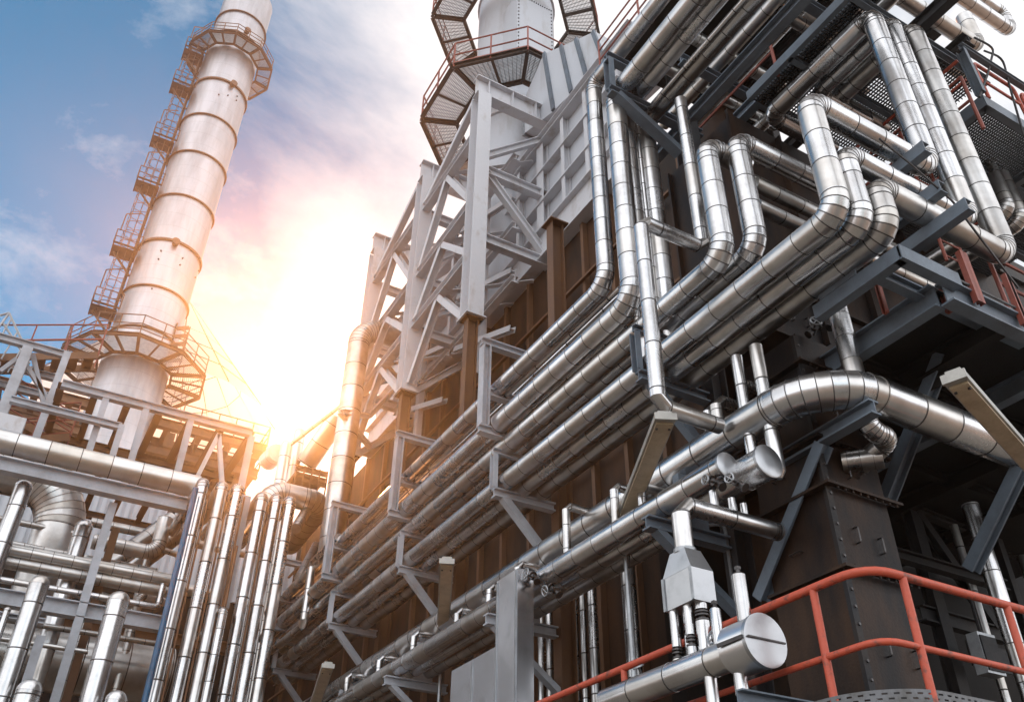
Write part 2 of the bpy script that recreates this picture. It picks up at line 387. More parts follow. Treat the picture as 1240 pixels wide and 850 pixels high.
# thin tubes on the upper rack
for px, py, x, r, lab in [(675, 421, 5.42, .035, 'thin tube tucked just under the topmost rack pipe'), (675, 468, 5.45, .04, 'thin tube between the two middle rack levels, under the thick pipe'), (675, 430, 5.62, .05, 'slim pipe half hidden behind the topmost rack pipe'), (675, 463, 5.6, .05, 'slim pipe half hidden behind the thick upper pipe')]:
    q = apipe(x, (px, py)); lagged('thin_tube', lab, 'tube', [q, V3((x, 6.9, q.z))], r, 'thin tubes on the upper rack', n=10, sec=.9)
# the stepped riser in front of everything
p = at(824, 122, x=5.75)
P = path(p, ('z', 856, 300), ('x', 776, 266), ('z', 788, 492), ('x', 872, 514)); Q['v5'] = P
lagged('lagged_pipe', 'slim silver pipe stepping down left to a sharp mitred corner above the lamp', 'pipe', P, .084, None, bend=1.3, gores=1, sec=.55)
# low rack: big bent main, then three lower pipes
P = path(apipe(5.85, (850, 551)), ('y', 1000, 458), ('x', 15.0)); Q['G'] = P
lagged('lagged_main', 'large silver main bending round the dark column in one wide curve', 'pipe', P, .19, None, 'clad', bend=3.4, gores=9, sec=.52, n=28)
GG = 'pipes side by side on the lowest rack'
q = apipe(5.42, (695, 678)); e = along(q, 'y', 880, 563); Q['g1'] = [q, e]
lagged('lagged_pipe', 'front pipe of the lowest rack, ending in a small round cap under the big main', 'pipe', [q, e], .132, GG, endcap=(1,))
q = apipe(5.66, (695, 697)); e = along(q, 'y', 936, 568); Q['g2'] = [q, e]
lagged('lagged_pipe', 'middle pipe of the lowest rack, behind the capped front pipe', 'pipe', [q, wv(e, y=e.y + 1.0)], .108, GG)
mb_r = lagged('lagged_drum', 'fat capped pipe end right of the small capped one, beside the blue bracket', 'pipe', [wv(e, y=e.y + 1.0), e], .16, None, endcap=(1,), sec=.3)
q = apipe(5.92, (695, 713)); Q['g3'] = [q]
lagged('lagged_pipe', 'rear pipe of the lowest rack, lowest against the dark casing', 'pipe', [q, wv(q, y=7.1)], .108, GG, 'clad_worn')
# little bridge pipes between main and front pipe
for i, (px, py) in enumerate([(419, 826), (458, 806), (500, 778), (553, 752), (592, 724), (627, 698), (686, 628), (745, 606), (779, 608)]):
    b = at(px, py + 12, x=5.42); zt = b.z + .30
    lagged('bridge_pipe', ['short silver bridge pipe nearest the far lamp, linking front pipe and big main', 'second short silver bridge pipe from the far end of the lowest rack', 'third short silver bridge pipe from the far end, left of the middle lamp pole', 'short silver bridge pipe just behind the middle lamp', 'short silver bridge pipe right of the middle lamp', 'short silver bridge pipe beside the sheet metal box top', 'short silver bridge pipe under the middle rack bracket', 'short silver bridge pipe left of the big lamp', 'short silver bridge pipe half behind the big lamp, right of it'][i], 'pipe',
           [V3((5.42, b.y, Q['g1'][0].z)), V3((5.42, b.y, zt)), V3((5.85, b.y, zt))], .05, 'bridge pipes along the lowest rack', gores=1, n=12, sec=.3)
# stubs on the big main by the mitred pipe
for px, py, px2, py2, r, lab in [(897, 470, 905, 510, .06, 'upright silver stub on the main nearest its bend'), (868, 497, 872, 523, .075, 'dome topped stub on the big main, middle of three'), (858, 510, 861, 530, .055, 'low silver stub on the main, leftmost of three')]:
    b = at(px2, py2, x=5.85); b = wv(b, z=Q['G'][0].z)
    t = wv(b, z=Q['G'][0].z + .45 + r)
    lagged('pipe_stub', lab, 'pipe', [b, t, V3((6.6, b.y, t.z))], r, 'stubs on the big main', gores=1, n=12, sec=.3)
# upright pipes against the dark casing
GD = 'upright pipes against the dark casing'
for px, y, z0, z1, r, lab in [((765, 760), 7.3, 2.5, 5.35, .085, 'upright silver pipe standing alone right of the lamp pole'), ((720, 790), 7.6, 2.5, 5.3, .055, 'upright silver pipe just left of the lamp pole'), ((708, 790), 7.7, 2.5, 5.3, .04, 'second upright pipe left of the lamp pole'), ((698, 790), 7.8, 2.5, 5.3, .04, 'third upright pipe left of the lamp pole'), ((656, 790), 8.6, 2.5, 5.3, .05, 'upright pipe left of a twin, right of the sheet metal box'), ((666, 790), 8.6, 2.5, 5.3, .045, 'upright pipe close right of its twin beside the sheet metal box'), ((926, 480), 5.25, 5.55, 7.0, .07, 'upright pipe ending in a cone below the big bend'), ((893, 440), 5.5, 5.6, 7.0, .065, 'upright pipe behind the stubs left of the big bend')]:
    b = at(px[0], px[1], y=y)
    if z0 < 5: b = at(px[0], px[1], x=7.0); y = b.y; z1 += .9; r *= 1.2
    mb = MB(); v = straight(mb, (b.x, y, z0), (b.x, y, z1), r, .3, .6, 14, True, True)
    if z0 > 5: mb.cyl((b.x, y, z0 - .002), (b.x, y, z0 - .08), r, 14, r * .35)
    tag(mb.build('upright_pipe', MT['clad'], None, (b.x, y, z0)), lab, 'pipe', GD)
# B pipes behind the loops (dark, running right)
GB = 'shaded pipes running right behind the corner loops'
for i, (px, py, y, x0, x1, r, lab) in enumerate([(960, 270, 5.0, 6.0, 9.4, .085, 'shaded pipe running right behind the loops, lowest of three'), (965, 248, 5.05, 6.1, 9.4, .085, 'shaded pipe running right behind the loops, middle of three'), (940, 232, 5.2, 6.1, 9.4, .075, 'shaded pipe running right behind the loops, highest of three')]):
    z = at(px, py, y=y).z
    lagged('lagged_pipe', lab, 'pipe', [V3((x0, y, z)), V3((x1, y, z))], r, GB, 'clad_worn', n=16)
# high pipes running right overhead
GH = 'overhead pipes running right above the corner'
for i, (a, b, y, r, el, lab) in enumerate([((1062, -22), (1186, 56), 3.9, .125, 1, 'overhead pipe running right, with an upturned elbow left of the sky'), ((1150, -12), (1226, 36), 4.1, .125, 2, 'rightmost overhead pipe, its end bending back against the sky'),
        ((1010, -6), (1140, 56), 4.6, .10, 0, 'overhead pipe running right just above the three upright pipes'), ((960, 6), (1040, 46), 5.0, .10, 0, 'overhead pipe running right into the top of the upright pipes'),
        ((903, 25), (1000, 82), 5.9, .11, 0, 'overhead pipe behind the blue beams, upper one'), ((870, 62), (916, 88), 6.1, .115, 0, 'capped overhead pipe seen between the blue beams'), ((835, 98), (884, 126), 6.6, .09, 0, 'overhead pipe just above the rusty casing top'), ((930, -4), (985, 24), 5.5, .11, 0, 'overhead pipe beside the dark beam at the top edge'), ((1000, 48), (1100, 100), 4.75, .10, 0, 'overhead pipe just behind the heads of the upright pipes'), ((965, -28), (1050, 16), 4.75, .09, 0, 'slim overhead pipe cutting the top edge'), ((880, 20), (960, 60), 6.4, .10, 0, 'overhead pipe deepest behind the blue beams')]):
    p = at(a[0], a[1], y=y); q = along(p, 'x', b[0], b[1])
    if el == 0: p = wv(p, x=p.x - .9); q = wv(q, x=q.x + 1.0)
    pts = [p, q]
    if el == 1: pts = [p, q, along(q, 'z', 1166, 22)]
    if el == 2: pts = [p, q, along(q, 'z', 1222, 12), wv(along(q, 'z', 1222, 12), x=q.x - 1.2)]
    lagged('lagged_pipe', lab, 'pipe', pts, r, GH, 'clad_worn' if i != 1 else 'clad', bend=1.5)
# ------------------------------------------------------------------ posts, white frame, casing walls
POSTY = [6.5, 9.9, 13.2, 16.55, 20.1]
GP = 'brown posts along the facade'
for i, y in enumerate(POSTY):
    mb = MB(); mb.ibeam((XP, y, 0), (XP, y, 12.8 if i else 9.0), .24, .2, (1, 0, 0))
    mb.mm(XP - .19, XP + .19, y - .17, y + .17, (12.8 if i else 9.0), (12.83 if i else 9.03))
    tag(mb.build('steel_post', MT['dark' if i == 0 else 'brown'], None, (XP, y, 0)), ['dark steel post at the near end of the racks, behind the hanging funnel box', 'brown steel post second from the near end, tallest one against the rusty wall', 'brown steel post under the nearest white column', 'brown steel post under the middle white column', 'brown steel post at the far end under the last white column'][i], 'post', GP)
fr = thing('white_steel_frame', 'tall pale steel frame of columns, beams and braces standing above the rusty wall', 'steel frame', (XP, 13.2, 12.8))
ZT = [20.0, 20.0, 20.05]
LEV = [18.75, 16.4, 14.75]
for (y, zt) in zip(POSTY[2:], ZT):
    mb = MB(); mb.ibeam((XP, y, 12.83), (XP, y, zt), .42, .36, (0, 1, 0), .016, .024); mb.mm(XP - .23, XP + .23, y - .24, y + .24, 12.831, 12.86); mb.build('column', MT['white'], fr)
    mb = MB(); mb.ibeam((XP - .19, y, zt + .33), (XW + .05, y, zt + .33), .66, .3, (0, 0, 1), .016, .028)
    for xx in (6.55, 7.25, 7.95):
        mb.mm(xx - .008, xx + .008, y - .14, y - .009, zt + .029, zt + .63); mb.mm(xx - .008, xx + .008, y + .009, y + .14, zt + .029, zt + .63)
    mb.build('top_girder', MT['white'], fr)
    for z in (LEV[0] - 1.35, LEV[1] - 1.2) if y < 14 else LEV:
        mb = MB(); mb.ibeam((XP + .19, y, z), (XW, y, z), .26, .2); mb.build('cross_beam', MT['white'], fr)
    for (za, zb) in (((17.95, 19.5), (17.4, 15.5)) if y < 14 else ((17.0, 18.6), (15.2, 16.3), (13.0, 14.6))):
        mb = MB(); mb.ibeam((XP + .2, y + .02, za), (XW - .05, y + .02, zb), .18, .16); mb.build('cross_brace', MT['white'], fr)
for a, b in ((13.2, 16.55), (16.55, 20.1)):
    for z in LEV:
        mb = MB(); mb.ibeam((XP, a + .2, z), (XP, b - .2, z), .24, .22); mb.build('edge_beam', MT['white'], fr)
    zz = [20.0] + LEV + [12.9]
    for k in range(4):
        zm, zl, ym = zz[k], zz[k + 1], (a + b) / 2
        if k == 0: continue
        for sgn, yy in ((1, b - .25), (-1, a + .25)):
            mb = MB(); mb.ibeam((XP, yy if sgn > 0 else ym + .05, zl + .12 if sgn > 0 else zm - .12), (XP, ym + .1 if sgn > 0 else yy, zm - .12 if sgn > 0 else zl + .12), .17, .16, (1, 0, 0)); mb.build('diagonal_brace', MT['white'], fr)
    for z in LEV:
        mb = MB(); mb.angle((XP + .1, (a + b) / 2, z), (XW - .2, b - .3, z + .02), .12, .12); mb.angle((XP + .1, (a + b) / 2, z + .06), (XW - .2, a + .3, z + .08), .12, .12); mb.build('plan_brace', MT['white'], fr)
    for z in LEV:
        mb = MB(); mb.ibeam((7.5, a + .1, z - .25), (7.5, b - .1, z - .25), .2, .18); mb.build('inner_beam', MT['white'], fr)
        mb = MB(); mb.ibeam((7.5, a + .2, z - 1.6), (7.5, b - .3, z - .4), .15, .14, (1, 0, 0)); mb.build('inner_brace', MT['white'], fr)
    mb = MB(); mb.ibeam((7.5, (a + b) / 2, 12.9), (7.5, (a + b) / 2, 19.0), .18, .16, (0, 1, 0)); mb.build('inner_post', MT['white'], fr)
    mb = MB(); mb.ibeam((XP, b - .25, LEV[0] + .15), (XP, a + .3, 20.2), .18, .16, (1, 0, 0)); mb.build('diagonal_brace', MT['white'], fr)
# casing: rusty below, pale above
cs = thing('furnace_casing', 'long furnace casing with rusty lower wall and pale ribbed upper wall', 'furnace', (XW, 14, 0))
mb = MB(); mb.mm(XW, XW + .3, 7.2, 31, 0, 15.15); mb.build('rusty_wall', MT['rust'], cs)
mb = MB()
for y in (8.4, 9.6, 10.6, 11.6, 12.5, 13.9, 15.0, 16.0, 17.3, 18.5, 19.5, 21, 22.5, 24, 26, 28, 30): mb.mm(XW - .12, XW - .002, y - .05, y + .05, 2, 15.13)
for z in (9.2, 11.4, 13.5): mb.mm(XW - .2, XW - .124, 7.2, 31, z - .03, z + .03)
mb.build('stiffener', MT['brown'], cs)
mb = MB(); mb.mm(XW, XW + .3, 9.6, 24, 15.155, 19.4); mb.build('pale_wall', MT['wall_w'], cs)
mb = MB(); mb.ibeam((XW - .16, 9.2, 15.62), (XW - .16, 24, 15.62), .92, .3, (0, 0, 1), .016, .03); mb.build('base_girder', MT['white'], cs)
for z in (17.07, 18.15, 19.3):
    mb = MB(); mb.obox((XW - .004, 9.8, z), (XW - .004, 24, z), (0, 0, 1), -.22, 0, -.02, .02) if z < 19 else mb.ibeam((XW - .13, 9.2, z), (XW - .13, 24, z), .3, .26)
    mb.build('ledge', MT['white'], cs)
for y in (9.9, 11.15, 12.15, 13.2, 14.3, 15.4, 16.5, 18.2, 20):
    mb = MB(); mb.ibeam((XW - .1, y, 16.09), (XW - .1, y, 19.14), .17, .14 if abs(y - 13.2) > .1 else .3, (1, 0, 0)); mb.build('rib', MT['white'], cs)
mb = MB(); mb.mm(XW + .301, 14.5, 9.0, 31, 0, 15.1); mb.build('casing_body', MT['rust'], cs)
# grey transition duct
dk = thing('transition_duct', 'pale grey tapering duct rising from the casing top to the tower', 'duct', (9, 12, 20))
A0 = [(8.25, 10.35, 19.5), (9.9, 10.35, 19.5), (9.9, 10.7, 21.0), (8.25, 10.7, 21.0)]
A1 = [(8.1, 12.5, 19.75), (9.8, 12.5, 19.75), (9.8, 12.9, 22.6), (8.1, 12.9, 22.6)]
A2 = [(8.2, 14.1, 20.6), (9.4, 14.1, 20.6), (9.4, 14.1, 22.1), (8.2, 14.1, 22.1)]
mb = MB(); mb.loft(A0, A1, True); mb.loft(A1, A2, True); mb.build('duct_body', MT['wall_w'], dk)
for t in (.02, .33, .62, .97):
    mb = MB(); a = V3((8.25, 10.35, 19.5)).lerp(V3((8.1, 12.5, 19.75)), t); b = V3((8.25, 10.7, 21.0)).lerp(V3((8.1, 12.9, 22.6)), t)
    mb.obox(a + V3((-.03, 0, 0)), b + V3((-.03, 0, 0)), (0, 1, 0), -.03, .03, -.06, .06); mb.build('duct_rib', MT['grey'], dk)
mb = MB(); mb.mm(8.15, 9.5, 14.102, 14.16, 20.5, 22.2); mb.build('flange', MT['galv'], dk)
# ------------------------------------------------------------------ tower with two octagonal galleries
TX, TY = 8.9, 15.9
def octo(r, z, n=8): return [V3((TX + r * math.cos(R_(22.5 + 45 * k)), TY + r * math.sin(R_(22.5 + 45 * k)), z)) for k in range(n)]
tw = thing('process_tower', 'pale round tower behind the white frame with two octagonal mesh galleries', 'tower', (TX, TY, 18))
mb = MB(); mb.rings([((TX, TY, z), (0, 0, 1), r, z) for z, r in ((15.11, 1.28), (21.2, 1.28), (21.3, 1.28), (24.6, 1.28), (29.6, 1.28), (29.7, 1.28), (40, 1.28))], 40); mb.build('shell', MT['wall_w'], tw)
mb = MB(); mb.rings([((TX, TY, 29.0), (0, 0, 1), 1.34, 0), ((TX, TY, 29.12), (0, 0, 1), 1.34, 0)], 40, True, True); mb.rings([((TX, TY, 22.3), (0, 0, 1), 1.36, 0), ((TX, TY, 22.45), (0, 0, 1), 1.36, 0)], 40); mb.build('ring', MT['white'], tw)
a = V3((TX - .75, TY - 1.0, 25.0)); mb = MB(); mb.mm(TX - .95, TX + .35, TY - 1.75, TY - .6, 24.1, 27.2); mb.build('inspection_hood', MT['wall_w'], tw)
mb = MB()
for k in range(16): mb.box((TX - .9 + k * .08, TY - 1.76, 27.1), .035, .03, .035); mb.box((TX - .9, TY - 1.76, 24.2 + k * .18), .035, .03, .035); mb.box((TX + .3, TY - 1.76, 24.2 + k * .18), .035, .03, .035)
mb.build('bolts', MT['bolt'], tw)
def gallery(z, ro, ri):
    o, i_ = octo(ro, z), octo(ri, z)
    mb = MB()
    for k in range(8):
        j = (k + 1) % 8; e = (o[j] - o[k]).normalized(); s_ = (i_[k] - o[k]).normalized()
        mb.channel(o[k], o[j], .2, .08, (0, 0, 1), .012); mb.channel(i_[k], i_[j], .16, .08, (0, 0, 1), .012)
        mb.ibeam(o[k] + s_ * .05, i_[k] - s_ * .05, .15, .1)
        mb.angle(o[k].lerp(o[j], .5), i_[k].lerp(i_[j], .5), .1, .08)
    mb.build('gallery_frame', MT['dkbrown'], tw)
    mb = MB()
    for k in range(8):
        j = (k + 1) % 8; zz = V3((0, 0, .11))
        n1 = 22
        for t in range(1, n1):
            f = t / n1; mb.obox(o[k].lerp(i_[k], f) + zz, o[j].lerp(i_[j], f) + zz, (0, 0, 1), -.010, .010, -.02, .02)
        for t in range(1, 14):
            f = t / 14; mb.obox(o[k].lerp(o[j], f) + zz, i_[k].lerp(i_[j], f) + zz, (0, 0, 1), -.007, .007, -.012, .018)
    mb.build('grating', MT['galv'], tw)
    mb = MB(); ro2 = ro + .02; top = octo(ro2, z)
    for k in range(8):
        j = (k + 1) % 8
        for h in (.55, 1.1): mb.cyl(top[k] + V3((0, 0, h)), top[j] + V3((0, 0, h)), .026, 6)
        mb.obox(top[k] + V3((0, 0, .12)), top[j] + V3((0, 0, .12)), (0, 0, 1), -.005, .005, 0, .1)
        for f in (0, .5): p = top[k].lerp(top[j], f); mb.cyl(p, p + V3((0, 0, 1.1)), .028, 6)
    mb.build('railing', MT['orange2'], tw)
gallery(23.0, 2.86, 1.76)
zu = along((6.25, 17.0, 23), 'z', 524, 20).z
gallery(zu, 2.86, 1.76)
# ------------------------------------------------------------------ rack brackets
GM, GC, GLB = 'cantilever brackets of the middle rack', 'open C shaped pipe frames of the upper rack', 'cantilever brackets of the lowest rack'
where = ['nearest the corner, behind the stepped riser', 'second from the corner', 'in the middle of the row', 'second from the far end', 'at the far end of the row']
for i, y in enumerate(POSTY):
    root = thing('pipe_bracket', 'steel bracket carrying the middle pipe rack, ' + where[i], 'bracket', (XP, y, 7.2), GM); m = MT['grey' if i == 0 else 'pale']
    x0 = 5.27; z = 7.17
    mb = MB(); mb.ibeam((x0, y, z), (XP - .14, y, z), .13, .12); mb.build('arm', m, root)
    mb = MB(); mb.angle((x0 + .12, y, z - .07), (XP - .14, y, z - .95), .11, .1, (0, 1, 0)); mb.build('brace', m, root)
    mb = MB(); mb.channel((x0 + .03, y, z + .066), (x0 + .03, y, z + .60), .11, .07, (0, 1, 0)); mb.build('upright', m, root)
    mb = MB(); mb.channel((x0 - .03, y, z + .645), (XP - .14, y, z + .645), .085, .06); mb.build('top_arm', m, root)
for i, y in enumerate(POSTY[1:4] + [POSTY[4]]):
    root = thing('pipe_support', 'pale C shaped frame holding the upper pipes, ' + ['nearest one, tallest in view', 'second from the near end', 'third from the near end', 'farthest one, mostly hidden'][i], 'pipe frame', (XP, y, 9), GC); m = MT['pale']
    x0 = 5.07; z0, z1 = 8.12, 9.68
    mb = MB(); mb.ibeam((x0, y, z0 + .07), (x0, y, z1 - .07), .13, .16, (1, 0, 0)); mb.build('upright', m, root)
    for z, nm in ((z0, 'lower_arm'), (8.78, 'middle_arm'), (z1, 'upper_arm')):
        mb = MB(); mb.ibeam((x0 - .08 if nm != 'middle_arm' else x0 + .08, y, z), (XP - .14, y, z), .13, .13); mb.build(nm, m, root)
for i, y in enumerate(POSTY):
    root = thing('pipe_bracket', 'steel bracket under the lowest pipe rack, ' + ['with blue grey brace beside the funnel box', 'half hidden behind the sheet metal box', 'beside the middle lamp pole', 'near the far small lamp', 'farthest, almost hidden'][i], 'bracket', (XP, y, 5.4), GLB); m = MT['grey' if i == 0 else 'pale']
    z = 5.37
    mb = MB(); mb.ibeam((5.2, y, z), (XP - .14, y, z), .14, .13); mb.build('arm', m, root)
    mb = MB(); mb.channel((5.3, y, z - .08), (XP - .14, y, z - .78), .12, .07, (0, 1, 0)); mb.build('brace', m, root)
    mb = MB(); mb.mm(5.65, 5.99, y - .05, y + .05, z + .071, Q['G'][0].z - .18); mb.build('saddle', m, root)
# overhead rack bracket
root = thing('pipe_bracket', 'blue grey triangular bracket holding the overhead pipe runs at the casing', 'bracket', (5.3, 6.5, 11.8))
p = at(742, 108, x=5.12); yb = p.y; zb = p.z; m = MT['grey']
mb = MB(); mb.channel((5.12, yb, zb), (5.12, yb, zb + .62), .14, .08, (0, 1, 0)); mb.build('upright', m, root)
e = along(p, 'x', 815, 144)
mb = MB(); mb.ibeam((5.05, yb, zb - .07), (e.x + .5, yb, zb - .07), .14, .14); mb.build('arm', m, root)
t = along(p, 'x', 818, 140); q = at(822, 188, y=yb)
mb = MB(); mb.channel((5.15, yb, zb - .15), (q.x, yb, q.z), .16, .1, (0, 1, 0)); mb.build('brace', m, root)
mb = MB(); mb.ibeam((5.05, yb, zb + .69), (5.9, yb, zb + .69), .14, .13); mb.build('top_arm', m, root)
for k, (x, y, z, lab) in enumerate([(6.35, yb - 1.6, zb - .1, 'blue grey beam along the overhead pipes, right of the four runs'), (7.15, yb - 1.2, zb + .2, 'blue grey beam between the overhead pipes running right'), (8.3, yb - 1.6, zb + .35, 'dark beam crossing under the pipes at the top edge')]):
    beam('overhead_beam', lab, (x, 1.8, z), (x, yb + .9, z), .2, .14, 'grey' if k < 2 else 'dark', 'beams of the overhead rack')
mb = MB(); mb.ibeam((6.35, yb - .2, zb - .15), (7.15, yb + .55, zb - .75), .18, .16); tag(mb.build('diagonal_brace', MT['grey'], None, (6.7, yb, zb)), 'blue grey diagonal brace below the overhead beams, beside a red handrail', 'brace')
# red guard rail at the casing top
mb = MB(); p0 = at(727, 85, x=7.9)
for h in (0, .35, .7, 1.05): mb.cyl(p0 + V3((0, 0, h)), p0 + V3((0, -5, h)), .022, 6)
for k in range(4): mb.cyl(p0 + V3((0, -1.5 * k, -.3)), p0 + V3((0, -1.5 * k, 1.05)), .026, 6)
tag(mb.build('guard_rail', MT['orange2'], None, p0), 'dull red guard rail on the casing top beside the tower', 'railing')
# ------------------------------------------------------------------ rusty furnace box at the corner and the dark corner duct
fb = thing('furnace_box', 'blackened rusty furnace box with flanges and wire handles behind the loops', 'furnace', (7, 6, 9))
mb = MB(); mb.mm(6.75, 14, 5.75, 7.2, 7.9, 11.75); mb.build('box_body', MT['casing'], fb)
def handle(mb, p, nx, ny, s=.13):
    """wire grip; nx,ny = outward normal"""
    p = V3(p); n = V3((nx, ny, 0)); 
    mb.tube([p, p + n * .05, p + n * .05 + V3((0, 0, s)), p + V3((0, 0, s))], .008, 6, .015, 3)
def flange(mb, x0, x1, y, z, out=-.07):
    mb.mm(x0, x1, y + out, y - .001, z - .012, z + .012)
def bolts_x(mb, x0, x1, y, z, n, r=.014):
    for k in range(n): mb.cyl((x0 + (x1 - x0) * (k + .5) / n, y, z), (x0 + (x1 - x0) * (k + .5) / n, y, z + .03), r, 6)
mb = MB()
for z in (8.6, 9.9, 11.2): flange(mb, 6.75, 13.9, 5.75, z)
for x in (7.6, 8.7, 9.9, 11.2): mb.mm(x - .012, x + .012, 5.66, 5.749, 7.95, 11.7)
mb.mm(6.64, 6.749, 5.7, 5.74, 7.9, 11.75); mb.mm(6.68, 6.749, 7.1, 7.14, 7.9, 11.75)
mb.build('flange', MT['casing'], fb)
for k, x in enumerate((7.1, 7.35, 7.9, 8.3, 9.0, 9.4)):
    mb = MB()
    for z in (8.15, 9.1, 10.4): handle(mb, (x, 5.75, z), 0, -1)
    mb.build('handle', MT['bolt'], fb)
cd_ = thing('corner_duct', 'tall black bolted box duct at the corner behind the orange railing', 'duct', (6.3, 5.1, 0))
CX0, CX1, CY0, CY1 = 6.3, 7.08, 5.1, 6.0
mb = MB(); mb.mm(CX0, CX1, CY0, CY1, 0, 7.25); mb.build('duct_body', MT['casing'], cd_)
mb = MB()
mb.mm(CX0 - .055, CX0 + .02, CY0 - .016, CY0 - .002, 0, 7.2); mb.mm(CX0 - .016, CX0 - .002, CY0 - .001, CY0 + .06, 0, 7.2)
mb.build('corner_strip', MT['dark'], cd_)
mb = MB()
for k in range(46): z = .1 + k * .155; mb.rings([((CX0 - .01, CY0 - .017, z), (0, -1, 0), .017, 0), ((CX0 - .01, CY0 - .029, z), (0, -1, 0), .013, 1)], 8)
mb.build('rivets', MT['bolt'], cd_)
for z in (4.63, 5.45, 5.95, 6.85):
    mb = MB(); mb.mm(CX0 - .10, CX1 + .14, CY0 - .09, CY0 - .03, z - .014, z + .014); mb.mm(CX0 - .10, CX0 - .018, CY0 - .028, CY1, z - .014, z + .014)
    for k in range(9): mb.cyl((CX0 + .05 + k * .1, CY0 - .065, z - .04), (CX0 + .05 + k * .1, CY0 - .065, z + .035), .012, 6)
    mb.build('flange', MT['casing'], cd_)
for (x, z) in ((6.52, 4.92), (6.83, 4.88), (6.6, 5.6), (6.62, 6.2), (6.58, 3.9), (6.93, 3.85), (6.65, 3.3), (6.9, 6.5)):
    mb = MB(); handle(mb, (x, CY0, z), 0, -1, .15); mb.build('handle', MT['bolt'], cd_)
for (y, z) in ((5.55, 4.95), (5.5, 3.95), (5.45, 3.35), (5.6, 5.75)):
    mb = MB(); p = V3((CX0, y, z)); mb.tube([p, p + V3((-.05, 0, 0)), p + V3((-.05, .14, 0)), p + V3((0, .14, 0))], .008, 6, .015, 3); mb.build('handle', MT['bolt'], cd_)
# dark wall behind lower racks and inside the right bay
mb = MB(); mb.mm(7.3, 22, 8.6, 8.9, 0, 7.6); tag(mb.build('dark_wall', MT['shade_black'], None, (10, 8.7, 0)), 'near black wall deep in the shade under the right platform', 'wall')
for k, (px, py, lab) in enumerate([((760, 700), 0, 'dark stiffener post on the casing')][:0]): pass
# ------------------------------------------------------------------ right bay: platforms, struts, pipes
Gz = Q['G'][1].z; Gy = Q['G'][1].y
bx = (Gz - .19 - .075 - 1.6) * 6.6 / 4.56
root = thing('pipe_bracket', 'blue grey cantilever bracket under the wide bend of the large main', 'bracket', (bx, 6.2, Gz))
z = Gz - .19 - .075; tip = at(1060, 494, x=bx); mb = MB(); mb.ibeam((bx, tip.y, z), (bx, tip.y + 1.75, z), .15, .13); mb.build('arm', MT['grey'], root)
a = at(1000, 548, x=bx); b = at(922, 726, x=bx); mb = MB(); mb.ibeam((bx, a.y, z - .08), (bx, b.y, b.z), .14, .13, (1, 0, 0)); mb.build('brace', MT['grey'], root)
# saddles under the three right-running loop legs
for key, px, py, lab, ln in (('L1', 1088, 178, 'blue grey channel stub under the uppermost right running loop leg', .3), ('L2', 1108, 222, 'blue grey channel stub under the middle right running loop leg', .3), ('L3', 1118, 262, 'long blue grey channel stub under the lowest right running loop leg', .42)):
    p = along(Q[key][2 + 1], 'x', px, py); r = .122 if key != 'L2' else .105
    mb = MB(); mb.channel((p.x, p.y - ln, p.z - r - .085), (p.x, p.y + ln, p.z - r - .085), .15, .1); tag(mb.build('channel_stub', MT['grey'], None, p), lab, 'beam', 'channel stubs under the loop legs')
c = at(1087, 306, z=7.06)
fr2 = thing('support_frame', 'blue grey beam frame just under the loop pipes at the corner', 'frame', c)
e = along(c, 'y', 985, 378)
mb = MB(); mb.channel(c, e, .16, .1); mb.build('long_beam', MT['grey'], fr2)
e2 = along(c, 'x', 1140, 336)
mb = MB(); mb.channel(c + V3((0, -.03, 0)), e2 + V3((.2, -.03, 0)), .16, .1, (0, 0, 1), .012, -1); mb.build('cross_beam', MT['grey'], fr2)
mb = MB(); mb.channel(c.lerp(e, .45) + V3((0, 0, .165)), c.lerp(e, .9) + V3((0, 0, .165)), .16, .1); mb.build('spacer', MT['grey'], fr2)
mb = MB(); f_ = c.lerp(e, .3); mb.ibeam(f_ + V3((.1, 0, 0)), f_ + V3((2.2, 0, 0)), .14, .1); mb.build('cross_beam', MT['grey'], fr2)
# main platform
PX0, PY0, PZ = 6.68, 3.62, 6.93
pl = thing('platform', 'heavy dark steel platform at right with rusty rail posts and deep shaded underside', 'platform', (PX0, PY0, PZ))
mb = MB(); mb.mm(PX0 + .1, 14, PY0 + .1, 8.5, PZ + .125, PZ + .14); mb.build('deck', MT['shade_black'], pl)
mb = MB(); mb.ibeam((PX0, PY0, PZ), (14, PY0, PZ), .26, .14); mb.ibeam((PX0, PY0 + .08, PZ), (PX0, 8.5, PZ), .26, .14, (0, 0, 1)); mb.build('edge_beam', MT['grey'], pl)
for k, x in enumerate((7.55, 8.7, 10.0, 11.4)):
    mb = MB(); mb.ibeam((x, PY0 + .08, PZ - .02), (x, 8.5, PZ - .02), .22, .14); mb.build('joist', MT['grey' if k == 1 else 'shade_black'], pl)
for y in (4.9, 6.2, 7.4):
    mb = MB(); mb.ibeam((PX0 + .08, y, PZ + .04), (13.9, y, PZ + .04), .14, .1); mb.build('cross_joist', MT['shade_black'], pl)
for px, py in ((1152, 300), (1163, 320), (1208, 328), (1216, 345)):
    b = at(px + 18, py + 42, y=PY0 - .03)
    mb = MB(); mb.channel((b.x, PY0 - .09, PZ - .02), (b.x, PY0 - .09, PZ + .62), .06, .05, (1, 0, 0)); mb.build('rail_post', MT['orange2'], pl)
